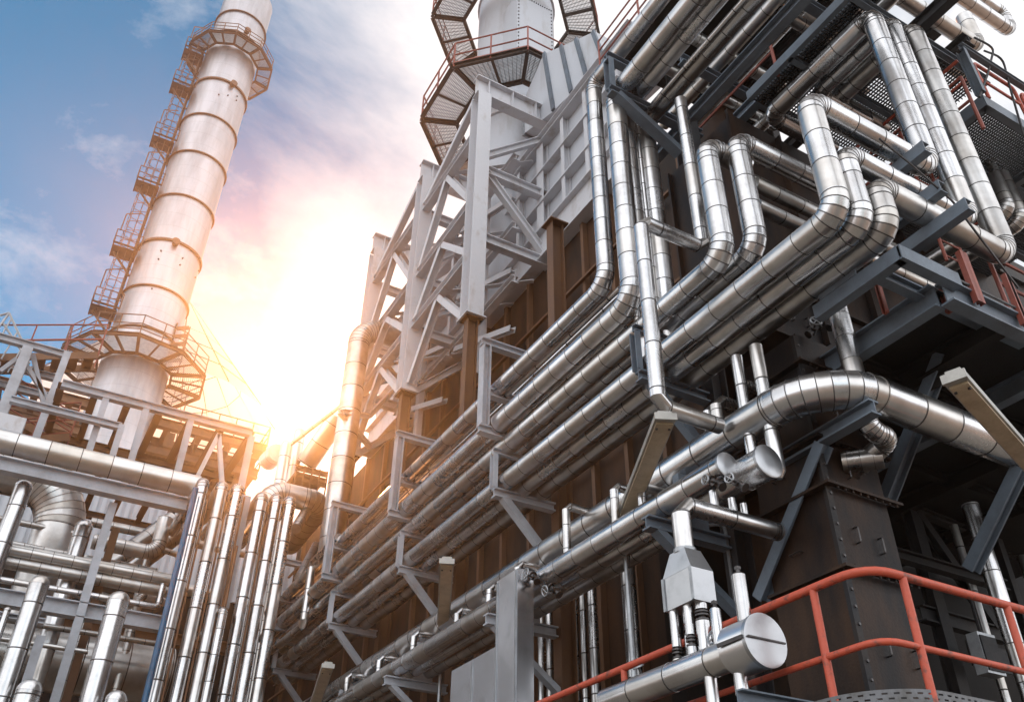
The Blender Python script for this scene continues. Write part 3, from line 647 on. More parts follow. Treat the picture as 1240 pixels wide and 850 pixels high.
# struts
GS = 'diagonal struts under the right platform'
for (a, b, x, lab, hh) in [((1142, 430), (1072, 610), 7.6, 'blue grey diagonal strut behind the large main, under the platform', .15), ((1236, 566), (1176, 690), 8.6, 'blue grey diagonal strut at the right edge under the tilted lamp', .14)]:
    p, q = at(*a, x=x), at(*b, x=x)
    beam('strut', lab, p, q, hh, .13, 'grey', GS, (1, 0, 0), cat='strut')
p, q = at(1204, 384, x=7.75), at(1070, 466, x=7.75)
beam('hanging_beam', 'blue grey beam hung below the platform, running back into the shade', p, wv(q, z=p.z), .24, .16, 'grey')
p = at(1130, 450, x=7.7); tag(MB().mm(7.6, 7.62, p.y - .2, p.y + .2, p.z - .25, p.z + .25).build('gusset_plate', MT['dark'], None, p), 'dark bolted gusset plate below the hung beam', 'plate')
# dark inner steelwork
inner = thing('inner_steelwork', 'dark lattice of posts, beams and diagonals in the shade behind the corner duct', 'steel frame', (8, 7.4, 0))
yi = 6.9
def pt(px, py): return at(px, py, y=yi)
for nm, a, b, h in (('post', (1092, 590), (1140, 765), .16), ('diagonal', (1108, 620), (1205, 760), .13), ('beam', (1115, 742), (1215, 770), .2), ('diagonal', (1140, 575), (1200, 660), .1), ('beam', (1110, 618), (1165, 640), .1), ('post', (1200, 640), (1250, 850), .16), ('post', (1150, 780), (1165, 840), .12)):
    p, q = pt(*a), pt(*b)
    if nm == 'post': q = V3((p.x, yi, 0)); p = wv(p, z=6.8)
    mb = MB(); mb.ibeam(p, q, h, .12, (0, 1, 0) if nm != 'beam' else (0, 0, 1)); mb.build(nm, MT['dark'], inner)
mb = MB(); p = pt(1180, 800); mb.mm(p.x - .5, p.x + .6, yi - .3, yi - .28, p.z - .2, p.z + .1); mb.build('punched_plate', MT['dark'], inner)
p = at(1192, 795, y=6.4); jb = thing('junction_box', 'worn dark grey junction box in the shade below the railing', 'box', p)
mb = MB(); mb.mm(p.x - .16, p.x + .16, 6.3, 6.45, p.z - .22, p.z + .25); mb.build('box_body', MT['galv'], jb)
mb = MB(); mb.mm(p.x - .14, p.x + .14, 6.285, 6.298, p.z - .19, p.z + .21); mb.tube([(p.x, 6.36, p.z + .25), (p.x, 6.36, p.z + .8)], .02, 6); mb.build('cover', MT['dark'], jb)
# pipes in the right bay
p = at(1190, 660, y=5.6)
lagged('lagged_pipe', 'upright silver pipe in the dark bay behind the railing at right', 'pipe', [V3((p.x, 5.6, 1.0)), V3((p.x, 5.6, 6.2))], .095, None)
A_ = at(1022, 405, y=4.62); B_ = along(A_, 'z', 1056, 520)
lagged('lagged_pipe', 'silver pipe dropping behind the large main into a hooked bend', 'pipe', [V3((A_.x, 4.62, 7.6)), B_, along(B_, 'x', 1080, 528), along(B_, 'x', 1080, 528) + V3((0, .5, -.12))], .10, None, bend=1.3, gores=6, sec=.28)
p = at(1040, 552, y=4.9)
lagged('pipe_stub', 'short crumpled silver pipe end below the hooked bend', 'pipe', [p + V3((0, .2, .02)), p + V3((.22, -.1, 0))], .11, None, 'clad_worn', sec=.12)
for px, py, lab in ((1222, 255, 'small wrinkled elbow pipe at the right edge below the mesh platform'), (1238, 268, 'second wrinkled elbow pipe at the right edge')):
    p = at(px, py, y=4.2); lagged('lagged_pipe', lab, 'pipe', [p + V3((0, 0, .9)), p, p + V3((-.2, 1.4, -.1))], .1, 'wrinkled elbow pipes at the right edge', 'clad_worn', bend=1.5)
# upper mesh platform
c = at(1192, 121, y=3.45); PZ2 = c.z
mp_ = thing('mesh_platform', 'blue grey platform with see-through mesh floor and orange rails at upper right', 'platform', c)
X0, X1, Y0, Y1 = c.x, c.x + 3.2, 3.45, 7.2
mb = MB(); mb.channel((X0, Y0, PZ2), (X1, Y0, PZ2), .2, .09, (0, 0, 1), .012, -1); mb.channel((X0, Y0 + .01, PZ2), (X0, Y1, PZ2), .2, .09, (0, 0, 1), .012, 1)
for y in (4.25, 5.1, 6.1): mb.ibeam((X0 + .02, y, PZ2 - .02), (X1, y, PZ2 - .02), .12, .1)
mb.ibeam((X0 + 1.6, Y0 + .02, PZ2 - .03), (X0 + 1.6, Y1, PZ2 - .03), .12, .1); mb.build('floor_frame', MT['grey'], mp_)
mb = MB(); k = X0 + .03
while k < X1: mb.mm(k, k + .008, Y0 + .02, Y1, PZ2 + .07, PZ2 + .1); k += .042
k = Y0 + .03
while k < Y1: mb.mm(X0 + .02, X1, k, k + .008, PZ2 + .066, PZ2 + .094); k += .042
mb.build('mesh_floor', MT['dark'], mp_)
mb = MB(); mb.channel((X0, Y0, PZ2 + .1), (X0, Y0, PZ2 + 1.0), .12, .06, (0, 1, 0)); mb.channel((X0 - .05, Y0, PZ2 + 1.05), (X1, Y0, PZ2 + 1.05), .1, .07); mb.build('rail_frame', MT['grey'], mp_)
mb = MB(); z0 = PZ2 + .12
mb.tube([(X0 + .15, Y0, z0), (X0 + .15, Y0, z0 + .75), (X0 + 1.0, Y0, z0 + .75), (X0 + 1.0, Y0, z0)], .026, 8, .1); mb.tube([(X0 + .15, Y0, z0 + .4), (X0 + 1.0, Y0, z0 + .4)], .02, 6)
mb.tube([(X0 + 1.15, Y0, z0), (X0 + 1.15, Y0, z0 + .75), (X0 + 2.4, Y0, z0 + .75), (X0 + 2.4, Y0, z0)], .026, 8, .1); mb.tube([(X0 + 1.15, Y0, z0 + .4), (X0 + 2.4, Y0, z0 + .4)], .02, 6)
mb.tube([(X0, Y0 + .1, z0 + .8), (X0, Y1, z0 + .8)], .026, 6); mb.tube([(X0, Y0 + .1, z0 + .4), (X0, Y1, z0 + .4)], .022, 6); mb.build('handrail', MT['orange'], mp_)
od = thing('overhead_deck', 'dark deck with joists closing off the pipes above the corner', 'deck', (6.9, 3.4, 14.6))
mb = MB(); mb.mm(6.1, 9.3, 1.6, 7.6, 14.72, 14.76); mb.build('plate', MT['shade_black'], od)
for x in (6.95, 7.7, 8.5, 9.25): mb = MB(); mb.ibeam((x, 1.6, 14.6), (x, 7.6, 14.6), .22, .14); mb.build('joist', MT['dark'], od)
for x in (7.0, 9.2): mb = MB(); mb.ibeam((x, 7.0, 11.76), (x, 7.0, 14.47), .2, .18, (0, 1, 0)); mb.build('post', MT['dark'], od)
for y in (1.7, 3.4, 5.4, 7.4): mb = MB(); mb.ibeam((6.1, y, 14.58), (9.3, y, 14.58), .2, .12); mb.build('cross_joist', MT['dark'], od)
# second mesh walkway deeper, with cage ladder
p = at(1000, 110, y=6.0); z2 = at(960, 60, y=5.2).z
mb = MB(); zf = 11.95; k = 6.9
while k < 9.6: mb.mm(k, k + .008, 3.7, 5.5, zf + .02, zf + .05); k += .05
k = 3.7
while k < 5.5: mb.mm(6.9, 9.6, k, k + .008, zf + .016, zf + .044); k += .05
mw = thing('mesh_walkway', 'dark mesh walkway overhead, glimpsed between the pipes behind the loops', 'walkway', (8, 5, zf))
mb.build('mesh_floor', MT['dark'], mw)
mb = MB(); mb.channel((6.88, 3.65, zf), (6.88, 5.5, zf), .16, .07); mb.channel((6.9, 3.65, zf), (9.6, 3.65, zf), .16, .07); mb.ibeam((6.9, 4.7, zf - .03), (9.6, 4.7, zf - .03), .1, .08); mb.build('floor_frame', MT['grey'], mw)
lad = thing('cage_ladder', 'red ladder with safety hoops behind the upright pipes', 'ladder', (8.2, 4.6, 10))
p = at(1075, 120, y=4.6)
mb = MB()
for dx in (0, .4): mb.tube([(p.x + dx, 4.6, 9.0), (p.x + dx, 4.6, 11.4)], .022, 6)
for k in range(9): mb.cyl((p.x, 4.6, 9.1 + k * .27), (p.x + .4, 4.6, 9.1 + k * .27), .014, 6)
mb.build('rails', MT['orange2'], lad)
mb = MB()
for z in (9.6, 10.2, 10.8): mb.tube([(p.x, 4.6, z), (p.x - .05, 4.2, z), (p.x + .2, 3.95, z), (p.x + .45, 4.2, z), (p.x + .4, 4.6, z)], .014, 6, .1)
mb.build('hoops', MT['orange2'], lad)
for (a, b, y, lab) in [((1060, 85), (1100, 60), 4.4, 'short red handrail piece behind the upright pipes')][:0]: pass
for k, (px, py, x, y0, y1, lab) in enumerate([(1150, 105, 8.6, 3.5, 6.5, 'red handrail running back beside the mesh platform'), (910, 60, 7.0, 5.0, 7.0, 'red handrail glimpsed between the overhead pipes')]):
    z = at(px, py, x=x).z
    mb = MB()
    for h in (0, -.45): mb.cyl((x, y0, z + h), (x, y1, z + h), .022, 6)
    for y in (y0, y1): mb.cyl((x, y, z - 1.0), (x, y, z), .024, 6)
    tag(mb.build('handrail', MT['orange2'], None, (x, y0, z)), lab, 'railing')
# ------------------------------------------------------------------ orange railing round the corner walkway
rl_ = thing('orange_railing', 'orange red tubular handrail bending round the corner walkway', 'railing', (5, 3.88, 3))
RX, RY, RZ = 5.0, 3.88, 3.97
mb = MB(); mb.tube([(RX, 13, RZ), (RX, RY, RZ), (10, RY, RZ)], .032, 12, .28, 6); mb.build('top_rail', MT['orange'], rl_)
mb = MB(); mb.tube([(RX, 13, RZ - .5), (RX, RY, RZ - .5), (10, RY, RZ - .5)], .024, 10, .2, 6); mb.build('middle_rail', MT['orange'], rl_)
for (x, y) in ((RX, 4.38), (5.36, RY), (6.5, RY), (7.7, RY), (RX, 6.75), (RX, 8.4), (RX, 10)):
    mb = MB(); mb.tube([(x, y, 2.9), (x, y, RZ - .01)], .03, 10); mb.build('post', MT['orange'], rl_)
wk = thing('corner_walkway', 'grey walkway deck with perforated curved toe plate under the orange railing', 'walkway', (5.5, 4.4, 2.9))
mb = MB(); mb.mm(5.06, 6.25, 3.95, 13, 2.86, 2.9); mb.mm(6.252, 10, 3.95, 5.05, 2.86, 2.9); mb.build('deck', MT['dark'], wk)
arc = []
for k in range(13): a = math.pi + k / 12 * math.pi / 2; arc.append(V3((5.5 + .58 * math.cos(a), 4.42 + .58 * math.sin(a), 0)))
ln = [V3((4.92, 6.4, 0))] + arc + [V3((8, 3.84, 0))]
pts = []
for i in range(len(ln) - 1):
    d = (ln[i + 1] - ln[i]).length; n = max(1, int(d / .032))
    for k in range(n): pts.append(ln[i].lerp(ln[i + 1], k / n))
mb = MB()
zz = [2.80, 2.9] + [2.9 + .016 * (k + 1) + (0 if k % 2 else -.004) for k in range(18)]
for i in range(len(pts) - 1):
    a, b = pts[i], pts[i + 1]; d = (b - a); o = V3((d.y, -d.x, 0)).normalized() * -.006
    for r in range(len(zz) - 1):
        slot = r % 2 == 1 and (i + (r // 2 % 2)) % 2 == 0
        if slot: continue
        n0 = len(mb.v)
        for off in (V3((0, 0, 0)), o):
            mb.v += [a + off + V3((0, 0, zz[r])), b + off + V3((0, 0, zz[r])), b + off + V3((0, 0, zz[r + 1])), a + off + V3((0, 0, zz[r + 1]))]
        mb.face([n0, n0 + 1, n0 + 2, n0 + 3]); mb.face([n0 + 7, n0 + 6, n0 + 5, n0 + 4])
        for q in range(4): w_ = (q + 1) % 4; mb.face([n0 + w_, n0 + q, n0 + 4 + q, n0 + 4 + w_])
mb.build('toe_plate', MT['plate'], wk)
for x, y in ((5.2, 4.1), (5.2, 7.5), (5.2, 11), (9.5, 4.1)): mb = MB(); mb.ibeam((x, y, 0), (x, y, 2.855), .2, .18, (0, 1, 0)); mb.build('support_post', MT['dark'], wk)
# ------------------------------------------------------------------ lamps
def lamp(a, b, x, lab, w=.17, pole=True, key='x', h=.10, plen=4.5):
    p, q = at(a[0], a[1], **{key: x}), None
    q = at(b[0], b[1], z=p.z)
    root = thing('area_lamp', lab, 'lamp', q)
    d = (q - p).normalized()
    mb = MB(); mb.obox(p, q, (0, 0, 1), -w / 2, w / 2, 0, h * .55); mb.obox(p + d * .01, q - d * .01, (0, 0, 1), -w * .34, w * .34, h * .552, h); mb.build('housing', MT['lampbody'], root)
    mb = MB(); mb.obox(p + d * .05, q - d * .05, (0, 0, 1), -w * .40, w * .40, -.022, -.002); mb.build('lens', MT['lens'], root)
    for e, s, t in ((p, -1, .06), (q, 1, .94)):
        mb = MB(); mb.obox(e + d * (s * .002), e + d * (s * .028), (0, 0, 1), -w * .53, w * .53, -.012, h * .6); mb.build('end_cap', MT['lampbody'], root)
        for sd in (-1, 1): c = p.lerp(q, t) + d.cross(V3((0, 0, 1))) * (w * .3 * sd); mb = MB(); mb.cyl(c + V3((0, 0, -.034)), c + V3((0, 0, -.023)), .012, 8); mb.build('screw', MT['bolt'], root)
    if pole:
        f = q + d * .1
        mb = MB(); mb.tube([q - d * .12 + V3((0, 0, h * .3)), f + V3((0, 0, h * .3)), V3((f.x, f.y, 0))], .03, 10, .13, 5); mb.build('pole', MT['galv'], root)
        mb = MB(); mb.tube([q - d * .1 + V3((0, 0, -.01)), f + V3((-.04, -.04, -.12)), f + V3((.03, -.05, -.3)), f + V3((.0, -.035, -.55))], .009, 6, .08); mb.build('cable', MT['bolt'], root)
    return root
lamp((806, 508), (757, 629), 4.72, 'big tan lensed lamp tilted across the pipes on a bent pole', .2)
lamp((541, 682), (536, 768), 4.72, 'tan lensed lamp on a pole in front of the lowest rack, mid facade', .19)
lamp((397, 808), (372, 880), 4.72, 'small far lamp at the bottom edge beside the lowest rack', .2)
lamp((1157, 461), (1262, 578), 5.25, 'grey tan lamp slanting in from the right edge above the railing', .16)
# ------------------------------------------------------------------ sheet metal box on the lowest rack
sb = thing('sheet_metal_box', 'shiny sheet metal box duct, tall narrow part on a wide lower part', 'duct', (5.1, 9.4, 4))
t0 = at(600, 692, x=5.02); t1 = at(626, 688, x=5.02)
ya, yb2, yc = at(600, 780, x=5.02).y, at(626, 800, x=5.02).y, at(546, 812, x=5.02).y
mb = MB(); mb.prism([(5.02, ya, 2.6), (5.02, yb2, 2.6), (5.02, yb2, t1.z), (5.02, ya, t1.z)], (.22, 0, 0)); mb.build('tall_casing', MT['duct'], sb)
zl = at(600, 782, x=5.02).z; zr = at(546, 812, x=5.02).z
mb = MB(); mb.prism([(5.03, yc, 2.6), (5.03, ya + .002, 2.6), (5.03, ya + .002, zl), (5.03, yc, zr)], (.26, 0, 0)); mb.build('wide_casing', MT['duct'], sb)
mb = MB(); ym = (yc + ya) / 2
for y in (yb2 + .03, ya - .03): mb.mm(5.008, 5.018, y - .012, y + .012, 2.6, t1.z - .02)
mb.mm(5.018, 5.028, ym - .012, ym + .012, 2.6, (zl + zr) / 2 - .02)
for k in range(24): mb.cyl((5.008, yb2 + .03, 2.7 + k * .13), (5.002, yb2 + .03, 2.7 + k * .13), .008, 6)
mb.build('seam', MT['galv'], sb)
mb = MB(); mb.mm(5.05, 5.2, yb2 + .06, yb2 + .24, 2.0, 2.6); mb.build('outlet', MT['galv'], sb)
# ------------------------------------------------------------------ hanging funnel box with small pipes to the header
hp = at(823, 610, x=4.9)
lagged('lagged_pipe', 'silver pipe with a square mitred corner leading down into the funnel box', 'pipe', [along(hp, 'x', 944, 634), hp, along(hp, 'z', 829, 672)], .085, None, gores=1, endcap=(0,), sec=.5)
bot = along(hp, 'z', 829, 672)
fz = thing('funnel_box', 'sheet metal funnel box with sloping sides hanging from a mitred pipe', 'funnel', bot)
zt, zb_ = bot.z + .02, along(hp, 'z', 836, 736).z
zm = zt - (zt - zb_) * .42
hw, hd = .19, .12
y0 = hp.y
sec = lambda w, d, z: [(4.9 - d, y0 + w, z), (4.9 - d, y0 - w, z), (4.9 + d, y0 - w, z), (4.9 + d, y0 + w, z)]
mb = MB(); mb.loft(sec(.10, .09, zt), sec(hw, hd, zm), True); mb.loft(sec(hw, hd, zm - .002), sec(hw, hd, zb_), True); mb.build('funnel_body', MT['cover'], fz)
mb = MB(); mb.cyl((4.9, y0, zt - .01), (4.9, y0, zt + .03), .1, 20); mb.build('collar', MT['galv'], fz)
mb = MB(); mb.mm(4.9 - hd - .012, 4.9 - hd - .002, y0 - hw - .01, y0 - hw + .02, zb_, zm); mb.build('edge_seam', MT['galv'], fz)
mb = MB(); mb.mm(4.9 - hd - .012, 4.9 - hd - .002, y0 + hw - .02, y0 + hw + .01, zb_, zm); mb.build('edge_seam', MT['galv'], fz)
h0 = at(772, 836, x=4.72); h1 = wv(at(905, 797, x=4.72), z=h0.z); hz = h0.z
for k, (dy, dx, r, j) in enumerate([(.145, -.05, .042, .62), (.06, .02, .040, .30), (-.03, -.04, .042, .52), (-.125, .02, .055, .18)]):
    root = thing('small_riser', ['thin silver riser leftmost under the funnel box, flanged low', 'thin silver riser second from left under the funnel box, flanged high', 'thin silver riser third from left under the funnel box', 'thickest silver riser, rightmost under the funnel box'][k], 'pipe', (4.9, y0 + dy, zb_), 'small risers under the funnel box')
    x, y = 4.88 + dx, y0 + dy; zj = zb_ + (hz - zb_) * j
    mb = MB(); mb.rings([((x, y, zb_), (0, 0, -1), r, .2), ((x, y, zj + .05), (0, 0, -1), r, .7)], 14); mb.build('upper_pipe', MT['clad'], root)
    mb = MB(); mb.cyl((x, y, zj + .05), (x, y, zj - .05), r * .55, 10)
    for dz in (.035, .008, -.03): mb.cyl((x, y, zj + dz), (x, y, zj + dz - .014), r * 1.08, 14)
    mb.build('flange', MT['bolt'], root)
    mb = MB(); mb.rings([((x, y, zj - .05), (0, 0, -1), r * 1.12, .2), ((x, y, hz - .02), (0, 0, -1), r * 1.12, .8)], 14); mb.build('lower_pipe', MT['clad'], root)
# header with big drum end
hd_ = lagged('header_pipe', 'thick silver header pipe with small risers at the bottom, by the railing', 'pipe', [h0 + V3((0, .45, 0)), h1 + V3((0, .1, 0))], .115, None, sec=.5, gores=1)
d0 = h1 + V3((.03, .2, .02)); d1 = wv(at(930, 796, x=4.74), z=d0.z)
dr = thing('header_drum', 'large silver drum with a round two piece end cover facing the camera', 'drum', d1)
mb = MB(); mb.rings([(d0, d1 - d0, .115, .1), (d0 + (d1 - d0) * .2, d1 - d0, .19, .2), (d1, d1 - d0, .19, .9)], 32, True, False); mb.build('drum_body', MT['clad'], dr)
dd = (d1 - d0).normalized(); mb = MB(); mb.rings([(d1 - dd * .03, dd, .198, .2), (d1 + dd * .006, dd, .198, .3), (d1 + dd * .009, dd, .18, .4)], 32, False, True); mb.build('end_cover', MT['cover'], dr)
mb = MB(); mb.mm(d1.x - .18, d1.x + .18, d1.y - .022, d1.y - .011, d1.z - .006, d1.z + .006); mb.mm(d1.x - .21, d1.x - .196, d1.y + .02, d0.y - .1, d1.z - .014, d1.z + .014); mb.build('clasp_seam', MT['bolt'], dr)
for k, (dy, hgt, r, lab) in enumerate([(.33, .30, .045, 'short silver valve pot beside the risers on the header'), (.02, .48, .055, 'tall silver valve pot standing on the drum')]):
    x, y = h1.x + .05, h1.y + dy
    root = thing('valve_pot', lab, 'valve', (x, y, hz), 'valve pots on the header')
    mb = MB(); mb.rings([((x, y, hz + .05), (0, 0, 1), r, .2), ((x, y, hz + .1 + hgt), (0, 0, 1), r, .8), ((x, y, hz + .1 + hgt + .012), (0, 0, 1), r * .8, .85)], 18); mb.build('pot', MT['clad'], root)
    mb = MB(); mb.cyl((x, y, hz + .1 + hgt + .013), (x, y, hz + .15 + hgt), .016, 8); mb.box((x, y, hz + .16 + hgt), .035, .035, .025); mb.build('stem', MT['bolt'], root)
for k, (dy, lab) in enumerate([(.1, 'short silver drain stub under the drum'), (.42, 'silver drain stub under the header pipe')]):
    x, y = h1.x, h1.y + dy
    tag(MB().rings([((x, y, hz - .08), (0, 0, -1), .05, .2), ((x, y, hz - .3), (0, 0, -1), .05, .6), ((x, y, hz - .32), (0, 0, -1), .03, .7)], 14).build('drain_stub', MT['clad'], None, (x, y, hz)), lab, 'pipe', 'drain stubs under the header')
# angle support below the drum
mb = MB(); zz_ = hz - .34; mb.channel((h1.x - .1, h1.y + .05, zz_), (6.2, h1.y + .05, zz_), .1, .06); mb.channel((h1.x - .07, h1.y + .05, zz_ - .055), (h1.x - .07, h1.y + .05, 2.9 - .6), .1, .06, (0, 1, 0)); tag(mb.build('channel_support', MT['grey'], None, (5, h1.y, zz_)), 'grey channel support under the drum', 'support')
# small valves with hand wheels
def valve(p, lab, r=.045, ax=(0, -1, 0), group='small valves on the pipes'):
    p = V3(p); ax = V3(ax).normalized(); root = thing('hand_valve', lab, 'valve', p, group)
    mb = MB(); mb.cyl(p - ax * .05, p + ax * .05, .035, 10); s_ = ax.orthogonal().normalized(); mb.cyl(p - s_ * .09, p + s_ * .09, .025, 10)
    for e in (-1, 1): mb.cyl(p + s_ * (.085 * e), p + s_ * (.1 * e), .045, 12)
    mb.cyl(p + ax * .05, p + ax * .14, .012, 8); mb.build('valve_body', MT['bolt'], root)
    mb = MB(); c = p + ax * .14; t = ax.cross(s_); ring = [c + (s_ * math.cos(a) + t * math.sin(a)) * r for a in [k * math.pi / 6 for k in range(13)]]
    mb.tube(ring, .009, 6, 0); mb.cyl(c - s_ * r, c + s_ * r, .006, 6); mb.cyl(c - t * r, c + t * r, .006, 6); mb.build('hand_wheel', MT['galv'], root)
valve(at(868, 585, x=5.3), 'small hand wheel valve under the capped front pipe', ax=(-1, 0, 0))
valve(at(893, 585, x=5.35), 'small hand wheel valve beside the fat capped pipe end', ax=(-1, -.3, 0))
valve(at(786, 825, x=4.78) + V3((0, .05, 0)), 'small hand wheel valve left of the header pipe', ax=(-.5, 0, 1))
valve(at(880, 780, x=4.95), 'small hand wheel valve on the orange railing by the risers', .06, (-1, 0, .3))
valve(at(648, 700, x=5.2), 'rusty hand wheel valve beside the top of the sheet metal box', .07, (-1, 0, .2))
valve(at(672, 715, x=5.3), 'rusty valve under the front pipe right of the sheet metal box', .06, (-1, 0, -.2))
for k, (px, py, py2, lab) in enumerate([(868, 595, 618, 'short silver riser under the first small valve'), (893, 600, 615, 'short silver riser under the second small valve'), (908, 606, 616, 'short capped riser right of the second small valve')]):
    p = along(hp, 'x', px, py2); p.z += .07
    tag(MB().rings([(p, (0, 0, 1), .04, .2), (p + V3((0, 0, .16 - .02 * k)), (0, 0, 1), .04, .6), (p + V3((0, 0, .17 - .02 * k)), (0, 0, 1), .028, .7)], 14).build('short_riser', MT['clad'], None, p), lab, 'pipe', 'short risers on the mitred pipe')

# conduits, cables and tags
GCB = 'thin conduits clipped along the steelwork'
for k, (pts, r, lab) in enumerate([
    ([(6.62, 3.56, 7.12), (9.5, 3.56, 7.12)], .014, 'thin conduit along the platform edge beam'),
    ([(6.26, 6.5, 3.0), (6.26, 6.5, 5.6), (6.26, 7.4, 5.9), (6.26, 9.9, 6.6)], .02, 'thin conduit climbing the near post behind the funnel box'),
    ([(5.9, 3.3, 8.3), (6.3, 3.3, 8.15), (6.9, 3.35, 8.0), (7.6, 3.4, 7.2)], .012, 'loose cable sagging below the corner loops')]):
    mb = MB(); mb.tube(pts, r, 6, .12); tag(mb.build('conduit', MT['plate' if k != 2 else 'bolt'], None, pts[0]), lab, 'conduit', GCB)
for k, (px, py, y, lab) in enumerate([(1010, 392, 4.9, 'rusty valve cluster left of the dropping pipe under the loops'), (985, 400, 5.0, 'rusty valve body against the corner duct top'), (955, 330, 5.3, 'small valve between the loops and the furnace box')]):
    valve(at(px, py, y=y), lab, .06, (-.6, -1, .2), 'rusty valves behind the loops')
for k, (x, y, z, lab) in enumerate([(6.45, 4.1, 7.35, 'rusty vertical bracket strip under the loop pipes, left one'), (6.9, 3.75, 7.3, 'rusty vertical bracket strip under the loop pipes, right one')]):
    mb = MB(); mb.channel((x, y, z - .45), (x, y, z), .05, .04, (0, 1, 0)); tag(mb.build('bracket_strip', MT['orange2'], None, (x, y, z)), lab, 'bracket', 'rusty bracket strips under the loops')

# dark saddle blocks and extra fittings at upper right
GSB = 'dark saddle blocks under the overhead pipes'
for k, (px, py, y, lab) in enumerate([(905, 40, 5.7, 'dark saddle block under an overhead pipe, far left'), (985, 55, 5.0, 'dark saddle block near the heads of the upright pipes'), (1118, 50, 4.3, 'dark saddle block right of the upright pipe heads'), (1150, 70, 3.9, 'dark saddle block by the mesh platform post')]):
    p = at(px, py, y=y); mb = MB(); mb.ibeam(p + V3((-.02, -.35, 0)), p + V3((-.02, .35, 0)), .2, .2); tag(mb.build('saddle_block', MT['dark'], None, p), lab, 'support', GSB)
p = at(1186, 100, y=3.6)
for k, (pts, lab) in enumerate([([(1192, 62), (1214, 70), (1224, 110), (1240, 165)], 'black hose looping over the mesh platform rail, upper one'), ([(1180, 46), (1204, 58), (1196, 90), (1186, 118)], 'black hose looping over the mesh platform rail, lower one')]):
    mb = MB(); mb.tube([at(a, b, y=3.42) for a, b in pts], .016, 6, .25); tag(mb.build('hose', MT['dark'], None, at(*pts[0], y=3.42)), lab, 'hose', 'black hoses at the mesh platform')
rc = at(1210, 330, y=3.7)
mb = MB(); x0 = rc.x
for h in (0, .4, .8): mb.tube([(x0, 3.75, 7.3 + h), (x0 + 3, 3.75, 7.3 + h)], .022, 6)
for k in range(5): mb.cyl((x0 + .7 * k, 3.75, 7.07), (x0 + .7 * k, 3.75, 8.12), .024, 6)
tag(mb.build('handrail', MT['orange2'], None, rc), 'red handrail standing on the heavy platform at the right edge', 'railing')
for k, (px, py, y, ln, r, lab) in enumerate([(1150, 620, 6.6, 5, .05, 'slim dark pipe standing left of the bright upright in the dark bay'), (1225, 640, 6.8, 5, .06, 'slim dark pipe standing right of the bright upright in the dark bay')]):
    p = at(px, py, y=y); mb = MB(); straight(mb, (p.x, y, 1.0), (p.x, y, 6.6), r, .2, .6, 12, True, True); tag(mb.build('upright_pipe', MT['clad_worn'], None, (p.x, y, 1.0)), lab, 'pipe', 'slim pipes in the dark bay')
for k, (px, py, y, lab) in enumerate([(1150, 690, 6.5, 'grey cross beam low in the dark bay'), (1180, 560, 6.2, 'grey cross beam high in the dark bay')]):
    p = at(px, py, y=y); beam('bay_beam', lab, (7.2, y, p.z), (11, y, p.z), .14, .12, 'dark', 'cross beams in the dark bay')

GX = 'high pipes crossing over the corner toward the camera'
for k, (x, z, r, lab) in enumerate([(7.0, 13.35, .10, 'high pipe crossing over the corner, leftmost of four'), (7.45, 13.45, .12, 'high pipe crossing over the corner, second of four'), (8.0, 13.35, .09, 'high pipe crossing over the corner, third of four'), (8.5, 13.45, .11, 'high pipe crossing over the corner, rightmost of four')]):
    lagged('lagged_pipe', lab, 'pipe', [V3((x, 7.4, z)), V3((x, -2.0, z))], r, GX, 'clad_worn', n=16)
for k, (y, lab) in enumerate([(4.45, 'dark cross beam carrying the high crossing pipes, nearer one'), (6.1, 'dark cross beam carrying the high crossing pipes, farther one')]):
    beam('overhead_beam', lab, (6.3, y, 13.12), (9.4, y, 13.12), .16, .14, 'grey', 'cross beams of the high crossing pipes')
# ------------------------------------------------------------------ left pipe rack
GU = 'upright pipes of the left rack'
ups = [(247, 583, 18, .125, 'leftmost tall upright pipe of the left rack, next to the blue conduit'), (270, 587, 18, .125, 'second tall upright pipe of the left rack'), (289, 590, 18, .125, 'third tall upright pipe, left of the flat grey tray'), (318, 600, 18, .13, 'fourth tall upright pipe, right of the flat grey tray'), (336, 602, 18, .13, 'fifth tall upright pipe of the left rack'), (352, 605, 18, .125, 'rightmost tall upright pipe of the left rack, beside the rack ends')]
for k, (px, py, y, r, lab) in enumerate(ups):
    p = at(px, py, y=y)
    lagged('upright_pipe', lab, 'pipe', [V3((p.x, y, 0)), p, V3((p.x, y + 3.0, p.z))], r, GU, 'clad', bend=1.15, sec=.95, n=18)
    if k < 4:
        mb = MB(); mb.cyl((p.x + r + .035, y - .02, 0), (p.x + r + .035, y - .02, p.z - .2), .022, 6); tag(mb.build('tracer_tube', MT['rustring'], None, (p.x, y, 0)), ['thin copper coloured tracer tube right of the first tall upright', 'thin copper coloured tracer tube right of the second tall upright', 'thin copper coloured tracer tube right of the third tall upright', 'thin copper coloured tracer tube right of the fourth tall upright'][k], 'tube', 'tracer tubes of the left rack')
p = at(271, 738, y=17.8); lagged('upright_pipe', 'short upright pipe with a domed top between the third and fourth uprights', 'pipe', [V3((p.x, 17.8, 0)), p, p + V3((0, 2, 0))], .085, GU, n=14, bend=1.2, sec=.5)
p = at(279, 700, y=17.9); tag(MB().cyl((p.x, 17.9, 0), (p.x, 17.9, at(293, 662, y=17.9).z), .03, 8).build('thin_tube', MT['rustring'], None, p), 'thin rusty tube beside the short upright pipe', 'tube')
p = at(289, 640, y=18.35); a = at(299, 600, y=18.35).z; b = at(268, 735, y=18.35).z
tag(MB().mm(p.x - .13, p.x + .13, 18.34, 18.42, b, a).build('flat_tray', MT['pale'], None, p), 'flat grey cable tray between the third and fourth tall uprights', 'tray')
